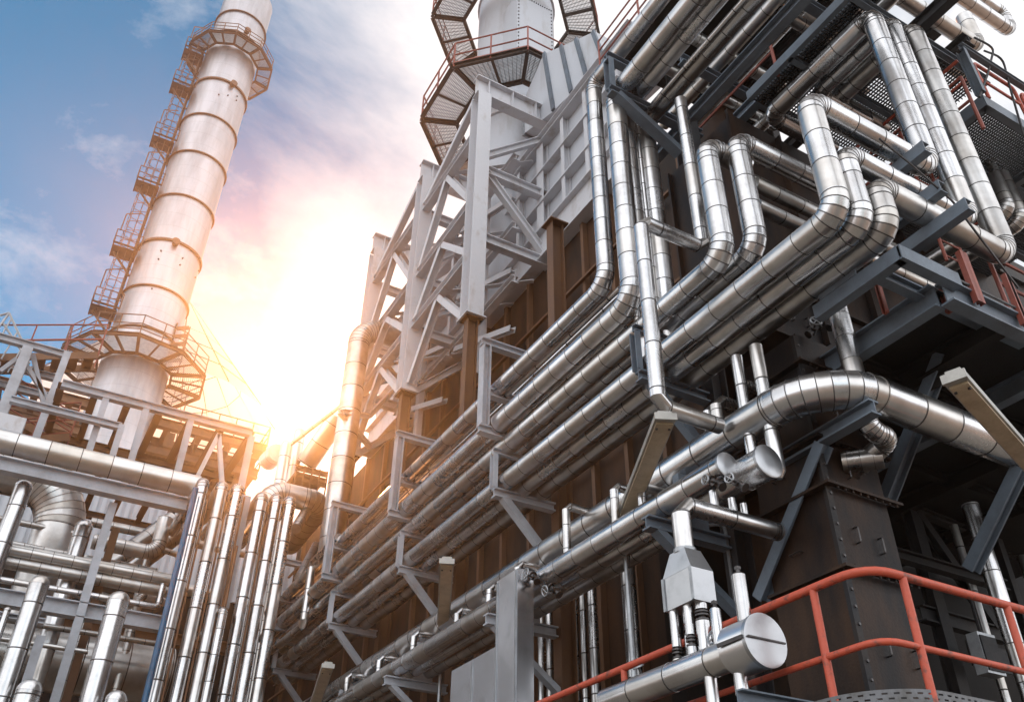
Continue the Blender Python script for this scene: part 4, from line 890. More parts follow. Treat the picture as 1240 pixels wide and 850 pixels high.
p = at(226, 638, y=17.7); tag(MB().cyl((p.x, 17.7, 0), (p.x, 17.7, at(242, 592, y=17.7).z), .06, 12).build('blue_conduit', MT['blue'], None, p), 'slim blue painted conduit left of the tall uprights', 'conduit')
# horizontals running left-right
GHZ = 'level pipes of the left rack'
def hpipe(px, py, y, x0, x1, r, lab, grp=GHZ, mat='clad_far', **k):
    z = at(px, py, y=y).z
    return lagged('level_pipe', lab, 'pipe', [V3((x0, y, z)), V3((x1, y, z))], r, grp, mat, n=20, **k), z
_, zP1 = hpipe(120, 562, 19.0, -9, 2.65, .25, 'large level pipe across the top of the left rack, above the pale girder', sec=.62)
z2 = hpipe(100, 682, 20, -9, 3.0, .125, 'upper one of two level pipes pressed together in the left rack')[1]
hpipe(100, 697, 20.1, -9, 3.0, .14, 'lower one of two level pipes pressed together in the left rack', mat='clad_worn')
z3 = at(95, 718, y=19.7).z
lagged('level_pipe', 'slim level pipe with its right end turned up, below the pressed pair', 'pipe', [V3((-9, 19.7, z3)), V3((at(191, 735, y=19.7).x, 19.7, z3)), V3((at(191, 735, y=19.7).x, 19.7, z3 + .5))], .065, GHZ, n=12, bend=1.2)
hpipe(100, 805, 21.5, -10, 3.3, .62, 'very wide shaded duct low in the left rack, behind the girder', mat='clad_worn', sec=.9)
hpipe(60, 726, 20.6, -9, .9, .05, 'thin level pipe just above the lower girder', mat='clad_far')
hpipe(60, 668, 21.2, -9, 2.5, .09, 'level pipe behind the pressed pair, passing under the big bend', mat='clad_worn')
GG2 = 'pale girders of the left rack'
def girder(px, py, y, x0, x1, h, w, lab, mat='pale', grp=GG2):
    z = at(px, py, y=y).z
    return beam('rack_girder', lab, (x0, y, z), (x1, y, z), h, w, mat, grp), z
_, zg1 = girder(115, 588, 19.0, -9, 2.5, .30, .26, 'long pale girder directly under the large level pipe')
_, zg2 = girder(100, 740, 19.3, -9, 2.8, .30, .26, 'long pale girder low in the left rack, behind the domed pipes')
p = at(0, 748, y=18.8); girder(20, 708 + 40, 18.4, -9, .45, .1, .2, 'narrow pale strip beam at the left edge, low in the rack')
# rack columns
GRC = 'thin pale columns of the left rack'
for px, py, y, h, lab in ((128, 640, 19.25, .16, 'thin pale column crossing the pressed pipe pair, left rack'), (40, 800, 18.7, .2, 'thin pale column between the domed pipes at the lower left'), (152, 600, 20.6, .2, 'brownish rack column behind the big bend')):
    p = at(px, py, y=y); zt = zg1 - .2 if y > 19 else at(46, 770, y=y).z
    beam('rack_column', lab, (p.x, y, 0), (p.x, y, zt), h, .16, 'pale' if y < 20 else 'brown', GRC, (0, 1, 0), cat='column')
# domed pipes rising at the bottom left
GDm = 'domed pipes at the lower left'
for px, py, y, r, lab in ((48, 706, 17.6, .17, 'thick domed upright pipe nearest the left edge'), (144, 726, 17.6, .195, 'thickest domed upright pipe, in front of the lower girder'), (36, 834, 17.2, .2, 'stubby dome just rising above the bottom edge at left'), (141, 846, 17.2, .18, 'stubby dome barely above the bottom edge, beside the blue conduit'), (102, 637, 20.4, .18, 'domed upright pipe right of the big bend'), (10, 640, 19.4, .17, 'upright pipe at the left edge in front of the big bend'), (9, 738, 18.2, .06, 'slim upright pipe at the left edge below the pressed pair')):
    p = at(px, py, y=y); top = p.z
    if py == 640: top = zg1 - .17
    root = thing('domed_pipe', lab, 'pipe', (p.x, y, 0), GDm)
    mb = MB(); straight(mb, (p.x, y, 0), (p.x, y, top - r * .2), r, .3, .8, 20, False, False); mb.build('straight_section', MT['clad'], root, (p.x, y, top))
    mb = MB(); mb.rings([((p.x, y, top - r * .2 + r * 1.0 * math.sin(a)), (0, 0, 1), max(.01, r * 1.03 * math.cos(a)), .3 + a * .3) for a in [k * math.pi / 12 for k in range(7)]], 20, False, True); mb.build('dome', MT['clad'], root, (p.x, y, top))
# big bend and neighbours
y = 22.0; c0 = at(88, 588, y=y)
lagged('big_bend', 'huge panelled pipe bend at the left edge, arching downward behind the rack', 'pipe', [c0 + V3((-6, 0, 0)), c0, V3((c0.x, y, 0))], .54, None, 'clad_worn', bend=2.1, gores=11, sec=.9, n=32)
p = at(112, 655, y=21.0); q = along(p, 'x', 190, 668)
lagged('level_pipe', 'level pipe turning up behind the left rack, with a ribbed elbow', 'pipe', [p, q, along(q, 'z', 203, 628)], .17, None, 'clad_worn', bend=1.6, gores=6, sec=.6)
for px, py, y, r, dz, lab in ((150, 672, 22, .2, 2, 'shaded pipe end behind the turned up level pipe, leftmost of three'), (172, 676, 22.2, .19, 2, 'shaded pipe end behind the turned up level pipe, middle of three'), (200, 660, 22.4, .21, 2.2, 'slanting shaded pipe behind the turned up level pipe, rightmost of three')):
    p = at(px, py, y=y); lagged('pipe_end', lab, 'pipe', [p + V3((-.4, -.1, -.5)), p + V3((.9, .1, 1.2))], r, 'shaded pipe ends behind the left rack', 'clad_worn', endcap=(0,))
# corrugated building behind
bd = thing('corrugated_building', 'pale corrugated metal building behind the left rack', 'building', (-2, 32, 0))
mb = MB(); x = -14.0
while x < 13:
    mb.mm(x, x + .15, 32.0, 33, 12.6, 15.9); mb.mm(x + .15, x + .27, 32.06, 33, 12.6, 15.9); x += .27
mb.build('corrugated_wall', MT['wall_w'], bd)
mb = MB(); mb.mm(-14, 13, 32.1, 40, 0, 12.59); mb.build('lower_wall', MT['shade_black'], bd)
mb = MB(); mb.mm(-14, 13.2, 31.9, 40.2, 15.905, 16.05); mb.build('roof', MT['pale'], bd)
for z in (4.2, 7.0, 9.2): beam('floor_edge', ['rusty floor edge deep in the shade at lower left, lowest', 'rusty floor edge deep in the shade at lower left, middle', 'rusty floor edge deep in the shade at lower left, highest'][[4.2, 7.0, 9.2].index(z)], (-12, 26, z), (6.0, 26, z), .3, .3, 'rustplat', 'rusty floor edges behind the left rack')
# upper frame of the rack
uf = thing('rack_superstructure', 'pale open steel frame standing on top of the left rack', 'steel frame', (0, 20.5, 10.8)); yf = 20.5
zt = at(190, 495, y=yf).z; xl, xr = at(75, 464, y=yf).x, at(305, 527, y=yf).x
mb = MB(); mb.ibeam((xl, yf, zt), (xr, yf, zt), .2, .18); mb.build('top_beam', MT['pale'], uf)
zb0 = zP1 + .1
for px, py in ((130, 478), (178, 492), (232, 505), (305, 527)):
    p = at(px, py, y=yf); mb = MB(); mb.ibeam((p.x, yf, zb0), (p.x, yf, zt - .1), .15, .15, (0, 1, 0)); mb.build('post', MT['pale'], uf)
zm_ = at(80, 503, y=yf - .1).z; mb = MB(); a = at(12, 488, y=yf).x; b = at(146, 517, y=yf).x; mb.ibeam((a, yf - .2, zm_), (b, yf - .2, zm_), .16, .16); mb.build('middle_beam', MT['pale'], uf)
p = at(146, 520, y=yf - .2); mb = MB(); mb.ibeam((p.x, yf - .2, zb0), (p.x, yf - .2, zm_ + .05), .14, .14, (0, 1, 0)); mb.build('post', MT['pale'], uf)
ax_, bx_ = at(265, 525, y=yf).x, at(230, 574, y=yf).x; dx_ = at(281, 582, y=yf).x
for e in (bx_, dx_): mb = MB(); mb.ibeam((ax_, yf, at(265, 526, y=yf).z), (e, yf, zb0), .12, .1, (0, 1, 0)); mb.build('brace', MT['white'], uf)
for k in range(7):
    x = xl + (xr - xl) * k / 6; mb = MB(); mb.ibeam((x, yf + .1, zt), (x, 27.5, zt), .2, .16); mb.build('back_beam', MT['brown'], uf)
for yy in (23, 25.2, 27.5): mb = MB(); mb.ibeam((xl, yy, zt - .15), (xr + .2, yy, zt - .15), .22, .16); mb.build('back_beam', MT['brown'], uf)
# left stair tower
stw = thing('stair_tower', 'steel stair tower at the left edge with red handrails and pale columns', 'stair', (-1.5, 21.5, 0)); ys = 21.3
for px, py, h in ((32, 427, .26), (80, 432, .18)):
    p = at(px, py, y=ys); mb = MB(); mb.ibeam((p.x, ys, 11), (p.x, ys, p.z + .1), h, h * .9, (0, 1, 0)); mb.build('column', MT['pale'], stw)
pa, pb = at(0, 413, y=ys), at(84, 434, y=ys)
mb = MB(); mb.ibeam((pa.x - 4, ys, pa.z + .1), (pb.x, ys, pa.z + .1), .18, .16); mb.build('top_beam', MT['pale'], stw)
for py_ in (443, 468): z = at(10, py_, y=ys + 1.6).z; mb = MB(); mb.ibeam((-6, ys + 1.6, z), (-.9, ys + 1.6, z), .18, .16); mb.build('cross_beam', MT['pale'], stw)
for a, b in (((30, 440), (62, 490)), ((40, 430), (53, 490)), ((20, 435), (0, 450))):
    p, q = at(*a, y=ys + .3), at(*b, y=ys + .3); mb = MB(); mb.ibeam(p, q, .12, .1, (0, 1, 0)); mb.build('brace', MT['pale'], stw)
for fl in range(3):
    zf = 11.3 + fl * 1.25; s = 1 if fl % 2 == 0 else -1; xa, xb = (-3.4, -.2) if s > 0 else (-.2, -3.4); yy = ys + .9 + .75 * (fl % 2)
    mb = MB()
    for w_ in (0, .7): mb.obox((xa, yy + w_, zf), (xb, yy + w_, zf + 1.25), (0, 0, 1), -.02, .02, -.1, .1)
    for k in range(9): t = (k + .5) / 9; mb.box((xa + (xb - xa) * t, yy + .35, zf + 1.25 * t), .24, .66, .03)
    mb.build('flight', MT['rustplat'], stw)
    mb = MB()
    for w_ in (-.03, .73):
        for h in (.5, 1.0): mb.cyl((xa, yy + w_, zf + h), (xb, yy + w_, zf + 1.25 + h), .022, 6)
        for k in range(5): t = k / 4; mb.cyl((xa + (xb - xa) * t, yy + w_, zf + 1.25 * t), (xa + (xb - xa) * t, yy + w_, zf + 1.25 * t + 1.0), .02, 6)
    mb.build('handrail', MT['orange2'], stw)
pz = at(12, 400, y=ys + 1).z
mb = MB()
for (a, b) in (((-4, 400), (11, 379)), ((11, 379), (32, 424)), ((4, 392), (36, 440)), ((0, 382), (11, 379))):
    mb.cyl(at(a[0], a[1], y=ys + .8), at(b[0], b[1], y=ys + .8), .03, 6)
for t in (.15, .5, .85): p = at(11, 379, y=ys + .8).lerp(at(32, 424, y=ys + .8), t); mb.cyl(p, p + V3((-.1, 0, -.9)), .022, 6)
mb.build('top_rail', MT['galv'], stw)
p = at(16, 518, y=20.2); tag(MB().mm(p.x - .35, p.x + .2, 20, 20.4, p.z - .25, p.z + .2).build('white_box', MT['white'], None, p), 'small white box on top of the large level pipe at the left edge', 'box')
# ------------------------------------------------------------------ chimney stack
SX, SY, SR = 1.58, 45.0, 1.78
st = thing('chimney_stack', 'tall silver chimney stack with rusty ring flanges and a caged ladder', 'chimney', (SX, SY, 20))
def zs(px, py): return along((SX, SY, 30), 'z', px, py).z
mb = MB(); mb.rings([((SX, SY, 14), (0, 0, 1), SR, 0), ((SX, SY, 62.5), (0, 0, 1), SR, 1)], 56, True, True); mb.build('shell', MT['stack'], st)
for k, (px, py) in enumerate([(306, 45), (296, 68), (286, 92), (273, 123.5), (256, 165), (242, 209.5), (224, 261), (206.5, 314.5), (188, 369), (170, 416.5)]):
    z = zs(px, py); w_ = .14 if k in (3, 7) else .075
    if k == 2: continue
    mb = MB(); mb.rings([((SX, SY, z - w_ / 2), (0, 0, 1), SR + .005, 0), ((SX, SY, z - w_ / 2), (0, 0, 1), SR + .11, 0), ((SX, SY, z + w_ / 2), (0, 0, 1), SR + .11, 0), ((SX, SY, z + w_ / 2), (0, 0, 1), SR + .005, 0)], 56, False, False); mb.build('ring', MT['rustring'], st)
def onstack(px, py):
    d = ray(px, py); o = EYE - V3((SX, SY, 0)); a = d.x ** 2 + d.y ** 2; b = o.x * d.x + o.y * d.y; c_ = o.x ** 2 + o.y ** 2 - SR ** 2
    return EYE + d * ((-b - math.sqrt(max(0, b * b - a * c_))) / a)
for px, py in ((281, 104), (212, 296), (298, 40)):
    p = onstack(px, py); n = V3((p.x - SX, p.y - SY, 0)).normalized()
    mb = MB(); mb.cyl(p - n * .05, p + n * .28, .17, 16); mb.cyl(p + n * .281, p + n * .36, .23, 16); mb.build('nozzle', MT['rustring'], st)
mb = MB()
for px, py in ((276, 116), (265, 115), (287, 117), (286, 122), (192, 314), (221, 313), (218, 321), (195, 304), (240, 328), (236, 336), (184, 350)):
    p = onstack(px, py); n = V3((p.x - SX, p.y - SY, 0)).normalized(); mb.cyl(p, p + n * .06, .05, 8)
mb.build('stud_row', MT['bolt'], st)
def gal2(z, ro, ri, n, name, a0=0, a1=None, rail=1.1):
    a1 = n if a1 is None else a1
    P_ = lambda r, k, zz: V3((SX + r * math.cos(2 * math.pi * k / n + .2), SY + r * math.sin(2 * math.pi * k / n + .2), zz))
    mb = MB()
    for k in range(a0, a1):
        mb.channel(P_(ro, k, z), P_(ro, k + 1, z), .22, .1); mb.channel(P_(ri, k, z), P_(ri, k + 1, z), .16, .1); mb.ibeam(P_(ri, k, z), P_(ro, k, z), .2, .14); mb.angle(P_(ri, k, z).lerp(P_(ri, k + 1, z), .5), P_(ro, k, z).lerp(P_(ro, k + 1, z), .5), .12, .1)
    mb.build(name + '_frame', MT['rustplat'], st)
    mb = MB()
    for k in range(a0, a1):
        for t in range(1, 16): f = t / 16; mb.obox(P_(ro, k, z + .13).lerp(P_(ri, k, z + .13), f), P_(ro, k + 1, z + .13).lerp(P_(ri, k + 1, z + .13), f), (0, 0, 1), -.014, .014, -.02, .02)
    mb.build(name + '_floor', MT['galv'], st)
    mb = MB()
    for k in range(a0, a1):
        for h in (.4, .75, rail): mb.cyl(P_(ro, k, z + h), P_(ro, k + 1, z + h), .03, 6)
        for t in (0, .5): p = P_(ro, k, z).lerp(P_(ro, k + 1, z), t); mb.cyl(p, p + V3((0, 0, rail)), .03, 6)
    mb.build(name + '_railing', MT['rustplat'], st)
gal2(zs(287, 84), 2.95, 1.95, 10, 'upper_gallery')
gal2(zs(166, 452), 3.75, 1.95, 10, 'lower_gallery', rail=1.3)
# caged ladder on the left side
la = thing('caged_ladder', 'rusty caged ladder with small rest platforms along the left side of the stack', 'ladder', (SX - 2.5, SY, 28))
lx, ly = SX - SR - .22, SY - .3
z0, z1 = along((lx, ly, 30), 'z', 120, 390).z, along((lx, ly, 50), 'z', 250, 50).z
mb = MB()
for d in (-.25, .25): mb.cyl((lx, ly + d, z0), (lx, ly + d, z1), .035, 6)
mb.mm(lx - .02, lx + .14, ly + .35, ly + .43, z0, z1)
z = z0
while z < z1: mb.cyl((lx, ly - .25, z), (lx, ly + .25, z), .02, 5); z += .3
z = z0 + 1
while z < z1: mb.cyl((lx, ly, z), (SX - SR + .05, ly + .3, z), .03, 5); z += 3.2
mb.build('rails', MT['rustring'], la)
mb = MB(); z = z0 + .5; hoop = [(0, -.25), (-.35, -.42), (-.75, -.3), (-.85, 0), (-.75, .3), (-.35, .42), (0, .25)]
while z < z1:
    mb.tube([V3((lx + a, ly + b, z)) for a, b in hoop], .022, 5, 0); z += .75
for a, b in hoop[1:-1]: mb.cyl((lx + a, ly + b, z0 + .5), (lx + a, ly + b, z1), .018, 5)
mb.build('cage', MT['rustring'], la)
for px, py in ((126, 378), (153, 308), (181, 230), (204, 178), (226, 113), (243, 74)):
    z = along((lx - .5, ly, 30), 'z', px, py).z
    mb = MB(); mb.mm(lx - 1.15, lx + .2, ly - .55, ly + .55, z - .04, z); mb.channel((lx - 1.15, ly - .75, z), (lx - 1.15, ly + .6, z), .1, .06); mb.channel((lx - 1.15, ly - .75, z), (lx + .3, ly - .75, z), .1, .06)
    for h in (.5, 1.0): mb.cyl((lx - 1.15, ly - .75, z + h), (lx - 1.15, ly + .75, z + h), .028, 5); mb.cyl((lx - 1.15, ly - .75, z + h), (lx + .3, ly - .75, z + h), .028, 5)
    for xx in (-1.15, -.4, .3): mb.cyl((lx + xx, ly - .75, z), (lx + xx, ly - .75, z + 1.0), .028, 5)
    mb.obox((lx - 1.0, ly, z - .1), (SX - SR, ly + .2, z - 1.3), (0, 1, 0), -.05, .05, -.05, .05)
    mb.tube([(lx - 1.0, ly - .7, z + 1.0), (lx - 1.0, ly - .7, z + 2.3), (lx - .2, ly - .7, z + 2.7)], .035, 6)
    mb.build('rest_platform', MT['rustplat'], la)
# stair strip on the right side of the stack
p = at(218, 395, y=44); q = at(212, 445, y=43.6); q = V3((p.x - .1, 43.8, q.z))
mb = MB(); zt_ = p.z; zb_ = at(210, 450, y=43.8).z; xx = at(221, 400, y=43.8).x
for d in (-.35, .35): mb.mm(xx + d - .03, xx + d + .03, 43.75, 43.85, zb_, zt_)
z = zb_
while z < zt_: mb.obox((xx - .32, 43.8, z), (xx + .32, 43.8, z + .3), (0, 1, 0), -.12, .12, -.02, .02); z += .55
tag(mb.build('step_ladder', MT['rustring'], None, (xx, 43.8, zb_)), 'orange brown step ladder at the right side of the stack foot', 'ladder')
# hopper cone behind the stack
cx_, cy_ = 4.2, 58.0
apex = V3((cx_, cy_, at(212, 360, y=58).z)); base_r = at(326, 545, y=58).x - cx_; bz = at(326, 545, y=58).z
hc = thing('sheeted_cone', 'pale sheeted cone with a net of thin sloping rods behind the stack', 'cover', (cx_, cy_, bz))
mb = MB(); mb.rings([((cx_, cy_, bz), (0, 0, 1), base_r, 0), (apex, (0, 0, 1), .12, 1)], 16, False, True, False); mb.build('sheeting', MT['sheeting'], hc)
mb = MB()
for k in range(16):
    a = 2 * math.pi * k / 16; mb.cyl((cx_ + base_r * 1.01 * math.cos(a), cy_ + base_r * 1.01 * math.sin(a), bz), apex + V3((0, 0, .1)), .04, 5)
for t in (.18, .36, .54, .72):
    r = base_r * (1 - t) * 1.012; z = bz + (apex.z - bz) * t; ring = [V3((cx_ + r * math.cos(k * math.pi / 8), cy_ + r * math.sin(k * math.pi / 8), z)) for k in range(17)]
    mb.tube(ring, .03, 5, 0)
mb.build('rod_grid', MT['rustring'], hc)
# deck under the stack
dkk = thing('stack_deck', 'rusty two level steel deck carrying the chimney stack', 'steel frame', (4, 42, 20))
ea, eb = at(322, 545, y=44.2), at(312, 575, y=44.2)
for lev, (zd, x0, x1) in enumerate(((ea.z, -4.5, ea.x), (eb.z, -4.5, eb.x))):
    for yy in (44.2, 46.5, 49, 51): mb = MB(); mb.ibeam((x0, yy, zd), (x1, yy, zd), .5, .4); mb.build('long_beam', MT['rustplat'], dkk)
    for k in range(9): x = x0 + .3 + (x1 - x0 - .6) * k / 8; mb = MB(); mb.ibeam((x, 44.2, zd - .02), (x, 51, zd - .02), .4, .3); mb.build('joist', MT['rustplat'], dkk)
    mb = MB(); mb.mm(4.2, x1 - .3, 47, 51, zd + .29, zd + .33); mb.build('deck_plate', MT['rustplat'], dkk)
    mb = MB()
    for h in (.55, 1.1): mb.cyl((4.5, 44.1, zd + .3 + h), (x1, 44.1, zd + .3 + h), .035, 5); mb.cyl((x1, 44.1, zd + .3 + h), (x1, 51, zd + .3 + h), .035, 5)
    for k in range(6): x = 4.5 + (x1 - 4.5) * k / 5; mb.cyl((x, 44.1, zd + .2), (x, 44.1, zd + 1.4), .035, 5)
    for k in range(6): y = 44.2 + 6.8 * k / 5; mb.cyl((x1, y, zd + .2), (x1, y, zd + 1.4), .035, 5)
    mb.build('railing', MT['rustplat'], dkk)
for x, y in ((-3.5, 44.6), (-.6, 44.6), (4.2, 44.6), (8.3, 44.6), (5, 50), (8.3, 50), (-3.5, 50)):
    mb = MB(); mb.ibeam((x, y, 0), (x, y, ea.z - .3), .5, .45, (0, 1, 0)); mb.build('column', MT['rustplat'], dkk)
for (xa, xb) in ((-.6, 4.2), (4.2, 8.3), (-3.5, -.6)):
    mb = MB(); mb.ibeam((xa, 44.6, eb.z - 4), (xb, 44.6, eb.z - .3), .3, .25, (0, 1, 0)); mb.build('brace', MT['rustplat'], dkk)
# ------------------------------------------------------------------ tall riser and vessels at the far end of the facade
YR = 19.0; xr_ = at(423, 500, y=YR).x
R0 = V3((xr_, YR, 9.2)); R1 = V3((xr_, YR, at(440, 396, y=YR).z)); R2 = V3((xr_ + 2.6, YR + .2, R1.z + .05))
lagged('tall_riser', 'tall silver riser pipe at the far facade end with a top bend', 'pipe', [R0, R1, R2], .285, None, 'clad_worn', bend=2.1, gores=10, sec=.7, n=28)
rs = thing('riser_support', 'pale bent steel support tying the tall riser to the rusty wall', 'support', (6, 19, 14))
a, b, c_ = at(411, 498, y=18.6), at(449, 542, y=19.5), at(447, 504, y=19.2)
mb = MB(); mb.ibeam(a, b, .13, .12); mb.build('lower_arm', MT['white'], rs); mb = MB(); mb.ibeam(a + V3((.1, 0, .02)), c_, .13, .12); mb.build('upper_arm', MT['white'], rs)
mb = MB(); mb.ibeam(c_, at(493, 455, y=19.8), .13, .12); mb.build('tie', MT['white'], rs)
GV = 'far vessels beside the tall riser'
for px, py, y, r, lab in ((347, 540, 27, .2, 'slim pale vessel leftmost beside the tall riser'), (363, 525, 27.5, .2, 'second slim pale vessel beside the tall riser')):
    p = at(px, py, y=y); root = thing('slim_vessel', lab, 'vessel', (p.x, y, 0), GV)
    mb = MB(); straight(mb, (p.x, y, 0), (p.x, y, p.z), r, .2, .9, 18); mb.build('shell', MT['clad_far'], root, p)
    mb = MB(); mb.rings([((p.x, y, p.z + r * math.sin(a)), (0, 0, 1), max(.01, r * math.cos(a)), .3) for a in [k * math.pi / 10 for k in range(6)]], 18, False, True); mb.build('dome', MT['clad_far'], root, p)
a, b = at(371, 562, y=27.2), at(410, 505, y=26.0)
lagged('sloping_duct', 'fat pale duct sloping up to the tall riser', 'duct', [a, b], .36, None, 'clad_far', sec=.8, n=24)
a, b = at(336, 548, y=28), at(350, 535, y=27); lagged('sloping_duct', 'small round duct end left of the slim vessels', 'duct', [a + V3((-.1, .8, 0)), a], .34, None, 'clad_far')
a, b = at(352, 538, y=26.4), at(412, 492, y=25.2); lagged('thin_tube', 'thin sloping tube above the fat sloping duct', 'tube', [a, b], .07, None, 'clad_far', n=8)
wp = thing('far_platform', 'small rusty service platform under the sloping duct', 'platform', (6.6, 24.5, 14)); p = at(358, 570, y=24.5); q = at(395, 578, y=24.5)
mb = MB(); mb.mm(p.x, q.x, 24.5, 26.5, p.z - .1, p.z); mb.build('deck', MT['rustplat'], wp)
mb = MB()
for h in (0, .4): mb.ibeam((p.x, 24.45, p.z + .1 - h * .9), (q.x, 24.45, p.z + .1 - h * .9), .16, .1)
mb.build('edge_beam', MT['rustplat'], wp)
mb = MB()
for k in range(5): x = p.x + (q.x - p.x) * k / 4; mb.cyl((x, 24.42, p.z - .9), (x, 24.42, p.z + .2), .025, 5)
mb.build('hanger', MT['rustring'], wp)
a = at(326, 594, y=20.5); b = along(a, 'x', 392, 606)
lagged('level_pipe', 'thick level pipe with a ribbed bend just above the right uprights', 'pipe', [V3((a.x, 20.5, 4)), a, b, b + V3((.1, 3, 0))], .29, None, 'clad_far', bend=1.5, gores=7, sec=.45, n=24)
GW = 'shaded slanting pipes at the far rack ends'
for k, (pa, pb, y, r) in enumerate((((358, 640), (375, 612), 19.6, .13), ((362, 700), (383, 660), 19.6, .11))):
    a, b = at(*pa, y=y), at(*pb, y=y + 1.2); lagged('slanting_pipe', ['upper shaded slanting pipe behind the rightmost upright', 'lower shaded slanting pipe behind the rightmost upright'][k], 'pipe', [a, b], r, GW, 'clad_worn')
# dropping branch pipes at the far end of the upper rack
a = at(377, 690, x=5.2); zA = a.z
lagged('branch_pipe', 'silver branch pipe stepping down from the upper rack near its far end', 'pipe', [V3((5.2, a.y - 1.6, at(392, 668, x=5.2).z)), along(V3((5.2, a.y, at(392, 668, x=5.2).z)), 'y', 379, 682), V3((5.2, along(V3((5.2, a.y, at(392, 668, x=5.2).z)), 'y', 379, 682).y, 7.6)), V3((5.2, a.y + 3, 7.6))], .085, None, bend=1.2, gores=1, sec=.5)

# small pipes, cables and valves filling the left rack
GS2 = 'small pipes woven through the left rack'
for k, (px, py, y, x0, x1, r, lab) in enumerate([(60, 640, 21.6, -6, .6, .07, 'small level pipe behind the big bend'), (150, 640, 23.5, .9, 5.2, .12, 'shaded level pipe in front of the corrugated wall, upper'), (150, 700, 23, -3, 4.6, .15, 'shaded level pipe in front of the corrugated wall, lower'), (100, 765, 20.2, -6, 2.8, .06, 'small level pipe just under the lower girder'), (60, 782, 19.4, -6, 1.4, .05, 'small level pipe crossing between the domed pipes')]):
    z = at(px, py, y=y).z; lagged('small_pipe', lab, 'pipe', [V3((x0, y, z)), V3((x1, y, z))], r, GS2, 'clad_worn', n=12)
for k, (px, py, y, r, lab) in enumerate([(78, 715, 20.8, .08, 'small upright pipe between the pressed pair and the lower girder'), (116, 720, 20.9, .1, 'small upright pipe left of the thickest domed pipe'), (170, 720, 21, .09, 'small upright pipe right of the thickest domed pipe'), (182, 660, 21.6, .07, 'small upright pipe beside the ribbed elbow')]):
    p = at(px, py, y=y); lagged('small_pipe', lab, 'pipe', [V3((p.x, y, 4)), V3((p.x, y, p.z)), V3((p.x + .8, y + .3, p.z))], r, GS2, 'clad_worn', n=12, bend=1.3)
HAZE, HAZE_G, HAZE_C = .0013, .872, (1, .93, .87, 1)
SKY_S, SUN_E, SUN_C, EXPO = .09, 4.3, (1, .41, .13), .44
CLOUD, FILL_CLOUD, ADDED_CLOUD = (8.6, 8.6, 8.8), (18.5, 18.6, 19.2), (18, 18, 18)  # last two: bright clouds added behind and left of view to light the pipes
# ------------------------------------------------------------------ ground, sky, air, sun, camera
mb = MB(); mb.box((0, 0, -.25), 6000, 6000, .5)
tag(mb.build('ground', MT['concrete']), None, None, None, 'structure')

SUN = ray(352, 492).normalized()
w = bpy.data.worlds.new('World'); scene.world = w; w.use_nodes = True
nt = w.node_tree; nt.nodes.clear()
out = N(nt, 'ShaderNodeOutputWorld'); bg = N(nt, 'ShaderNodeBackground'); L(nt, bg.outputs[0], out.inputs[0])
sky = N(nt, 'ShaderNodeTexSky', sky_type='NISHITA', sun_disc=False)
sky.sun_elevation = math.asin(SUN.z); sky.sun_rotation = math.atan2(SUN.x, SUN.y)
sky.air_density = 1.0; sky.dust_density = 0.0; sky.ozone_density = 6.0
tc = N(nt, 'ShaderNodeTexCoord')
mp = N(nt, 'ShaderNodeMapping'); mp.inputs['Scale'].default_value = (1, 1, 1.7); L(nt, tc.outputs['Generated'], mp.inputs[0])
n1 = N(nt, 'ShaderNodeTexNoise', i_Scale=2.2, i_Detail=9.0, i_Roughness=.6, i_Distortion=.4); L(nt, mp.outputs[0], n1.inputs[0])
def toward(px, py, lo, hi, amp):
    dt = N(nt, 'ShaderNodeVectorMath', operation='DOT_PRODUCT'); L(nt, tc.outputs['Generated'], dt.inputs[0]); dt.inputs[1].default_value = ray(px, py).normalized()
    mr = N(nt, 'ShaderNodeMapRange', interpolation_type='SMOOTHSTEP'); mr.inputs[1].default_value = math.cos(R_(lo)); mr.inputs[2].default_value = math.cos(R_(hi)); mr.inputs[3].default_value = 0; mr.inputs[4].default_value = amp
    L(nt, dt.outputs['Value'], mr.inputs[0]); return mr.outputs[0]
cl = M_(nt, 'ADD', n1.outputs[0], M_(nt, 'ADD', M_(nt, 'ADD', toward(50, 150, 31, 12, -.58), M_(nt, 'ADD', toward(570, 90, 24, 4, .34), M_(nt, 'ADD', toward(390, 440, 13, 2, .22), toward(-820, 450, 27, 12, .30)))), .28))  # leftmost patch adds unseen cloud that brightens the rack pipes
n2 = N(nt, 'ShaderNodeTexNoise', i_Scale=6.5, i_Detail=8.0, i_Roughness=.62, i_Distortion=.25); L(nt, mp.outputs[0], n2.inputs[0])
wisp = ramp(nt, n2.outputs[0], [(.55, 0.), (.76, .42)])
cf = M_(nt, 'MAXIMUM', ramp(nt, cl, [(.46, 0.), (.80, 1.)]), wisp)
deep = mixc(nt, 1.0, sky.outputs[0], (.0, 1.07, 1.02), 'MULTIPLY')
dv = N(nt, 'ShaderNodeVectorMath', operation='DOT_PRODUCT'); L(nt, tc.outputs['Generated'], dv.inputs[0]); dv.inputs[1].default_value = V3((SUN.x, SUN.y, .1)).normalized()
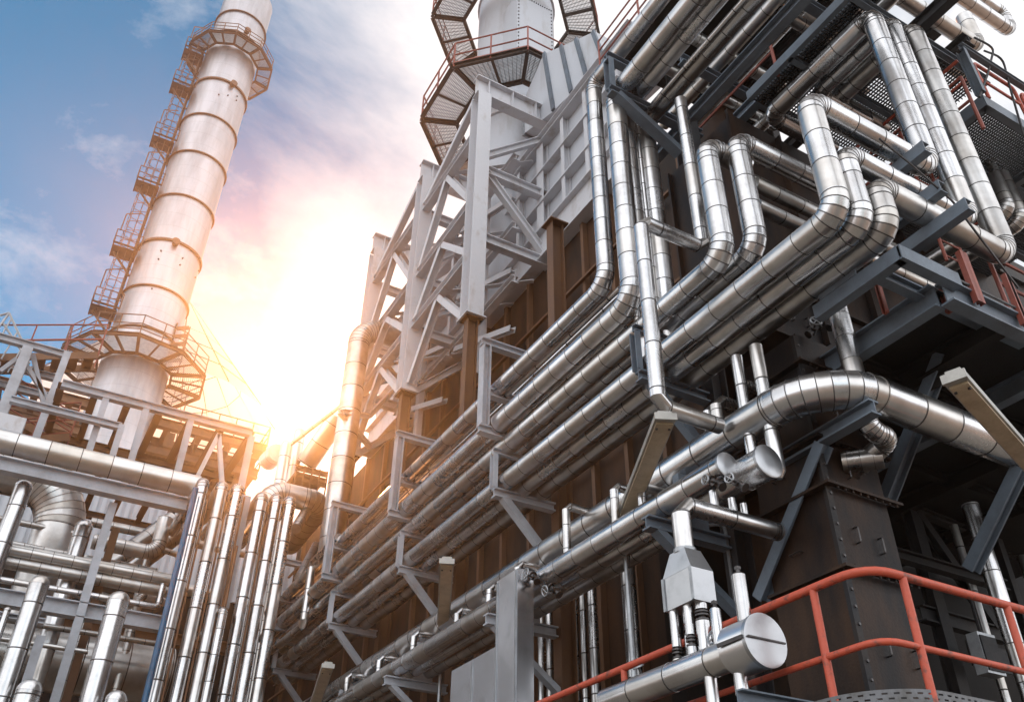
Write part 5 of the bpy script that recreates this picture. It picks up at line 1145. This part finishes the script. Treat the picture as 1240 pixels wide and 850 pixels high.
mr = N(nt, 'ShaderNodeMapRange', interpolation_type='SMOOTHSTEP'); mr.inputs[1].default_value = .55; mr.inputs[2].default_value = -.45; L(nt, dv.outputs['Value'], mr.inputs[0])
col = mixc(nt, cf, deep, mixc(nt, M_(nt, 'MAXIMUM', toward(-820, 450, 27, 12, 1.0), toward(375, 470, 12, 2, .45)), mixc(nt, mr.outputs[0], CLOUD, FILL_CLOUD), ADDED_CLOUD))  # brighter cloud added away from the sun and left of view as fill
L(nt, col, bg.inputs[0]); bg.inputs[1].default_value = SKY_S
sun = bpy.data.lights.new('sun', 'SUN'); sun.energy = SUN_E; sun.angle = R_(.6); sun.color = SUN_C
so = bpy.data.objects.new('sun', sun); C.objects.link(so); so.rotation_euler = SUN.to_track_quat('Z', 'Y').to_euler(); so.location = (0, 0, 80)
if HAZE:
    m = bpy.data.materials.new('haze'); m.use_nodes = True; nt = m.node_tree; nt.nodes.clear()
    o = N(nt, 'ShaderNodeOutputMaterial'); pv = N(nt, 'ShaderNodeVolumePrincipled'); L(nt, pv.outputs[0], o.inputs['Volume'])
    pv.inputs['Color'].default_value = HAZE_C; pv.inputs['Density'].default_value = HAZE; pv.inputs['Anisotropy'].default_value = HAZE_G
    mb = MB(); mb.mm(-30, 40, -12, 72, -1.5, 64)
    tag(mb.build('haze', m), None, None, None, 'stuff')
cd = bpy.data.cameras.new('camera'); cd.sensor_width = 36; cd.lens = F_PX / 1240 * 36; cd.clip_end = 6000; cd.clip_start = .05
co = bpy.data.objects.new('camera', cd); C.objects.link(co); co.location = EYE
co.rotation_euler = Matrix((CR, CU, -CF)).transposed().to_euler(); scene.camera = co
vs = scene.view_settings; vs.view_transform = 'Standard'; vs.look = 'None'; vs.gamma = 1; vs.exposure = EXPO; vs.use_curve_mapping = False
scene.cycles.use_denoising = True; scene.cycles.use_adaptive_sampling = False; scene.cycles.max_bounces = 6; scene.cycles.glossy_bounces = 4; scene.cycles.diffuse_bounces = 3; scene.cycles.volume_bounces = 0
scene.cycles.sample_clamp_indirect = 4.0
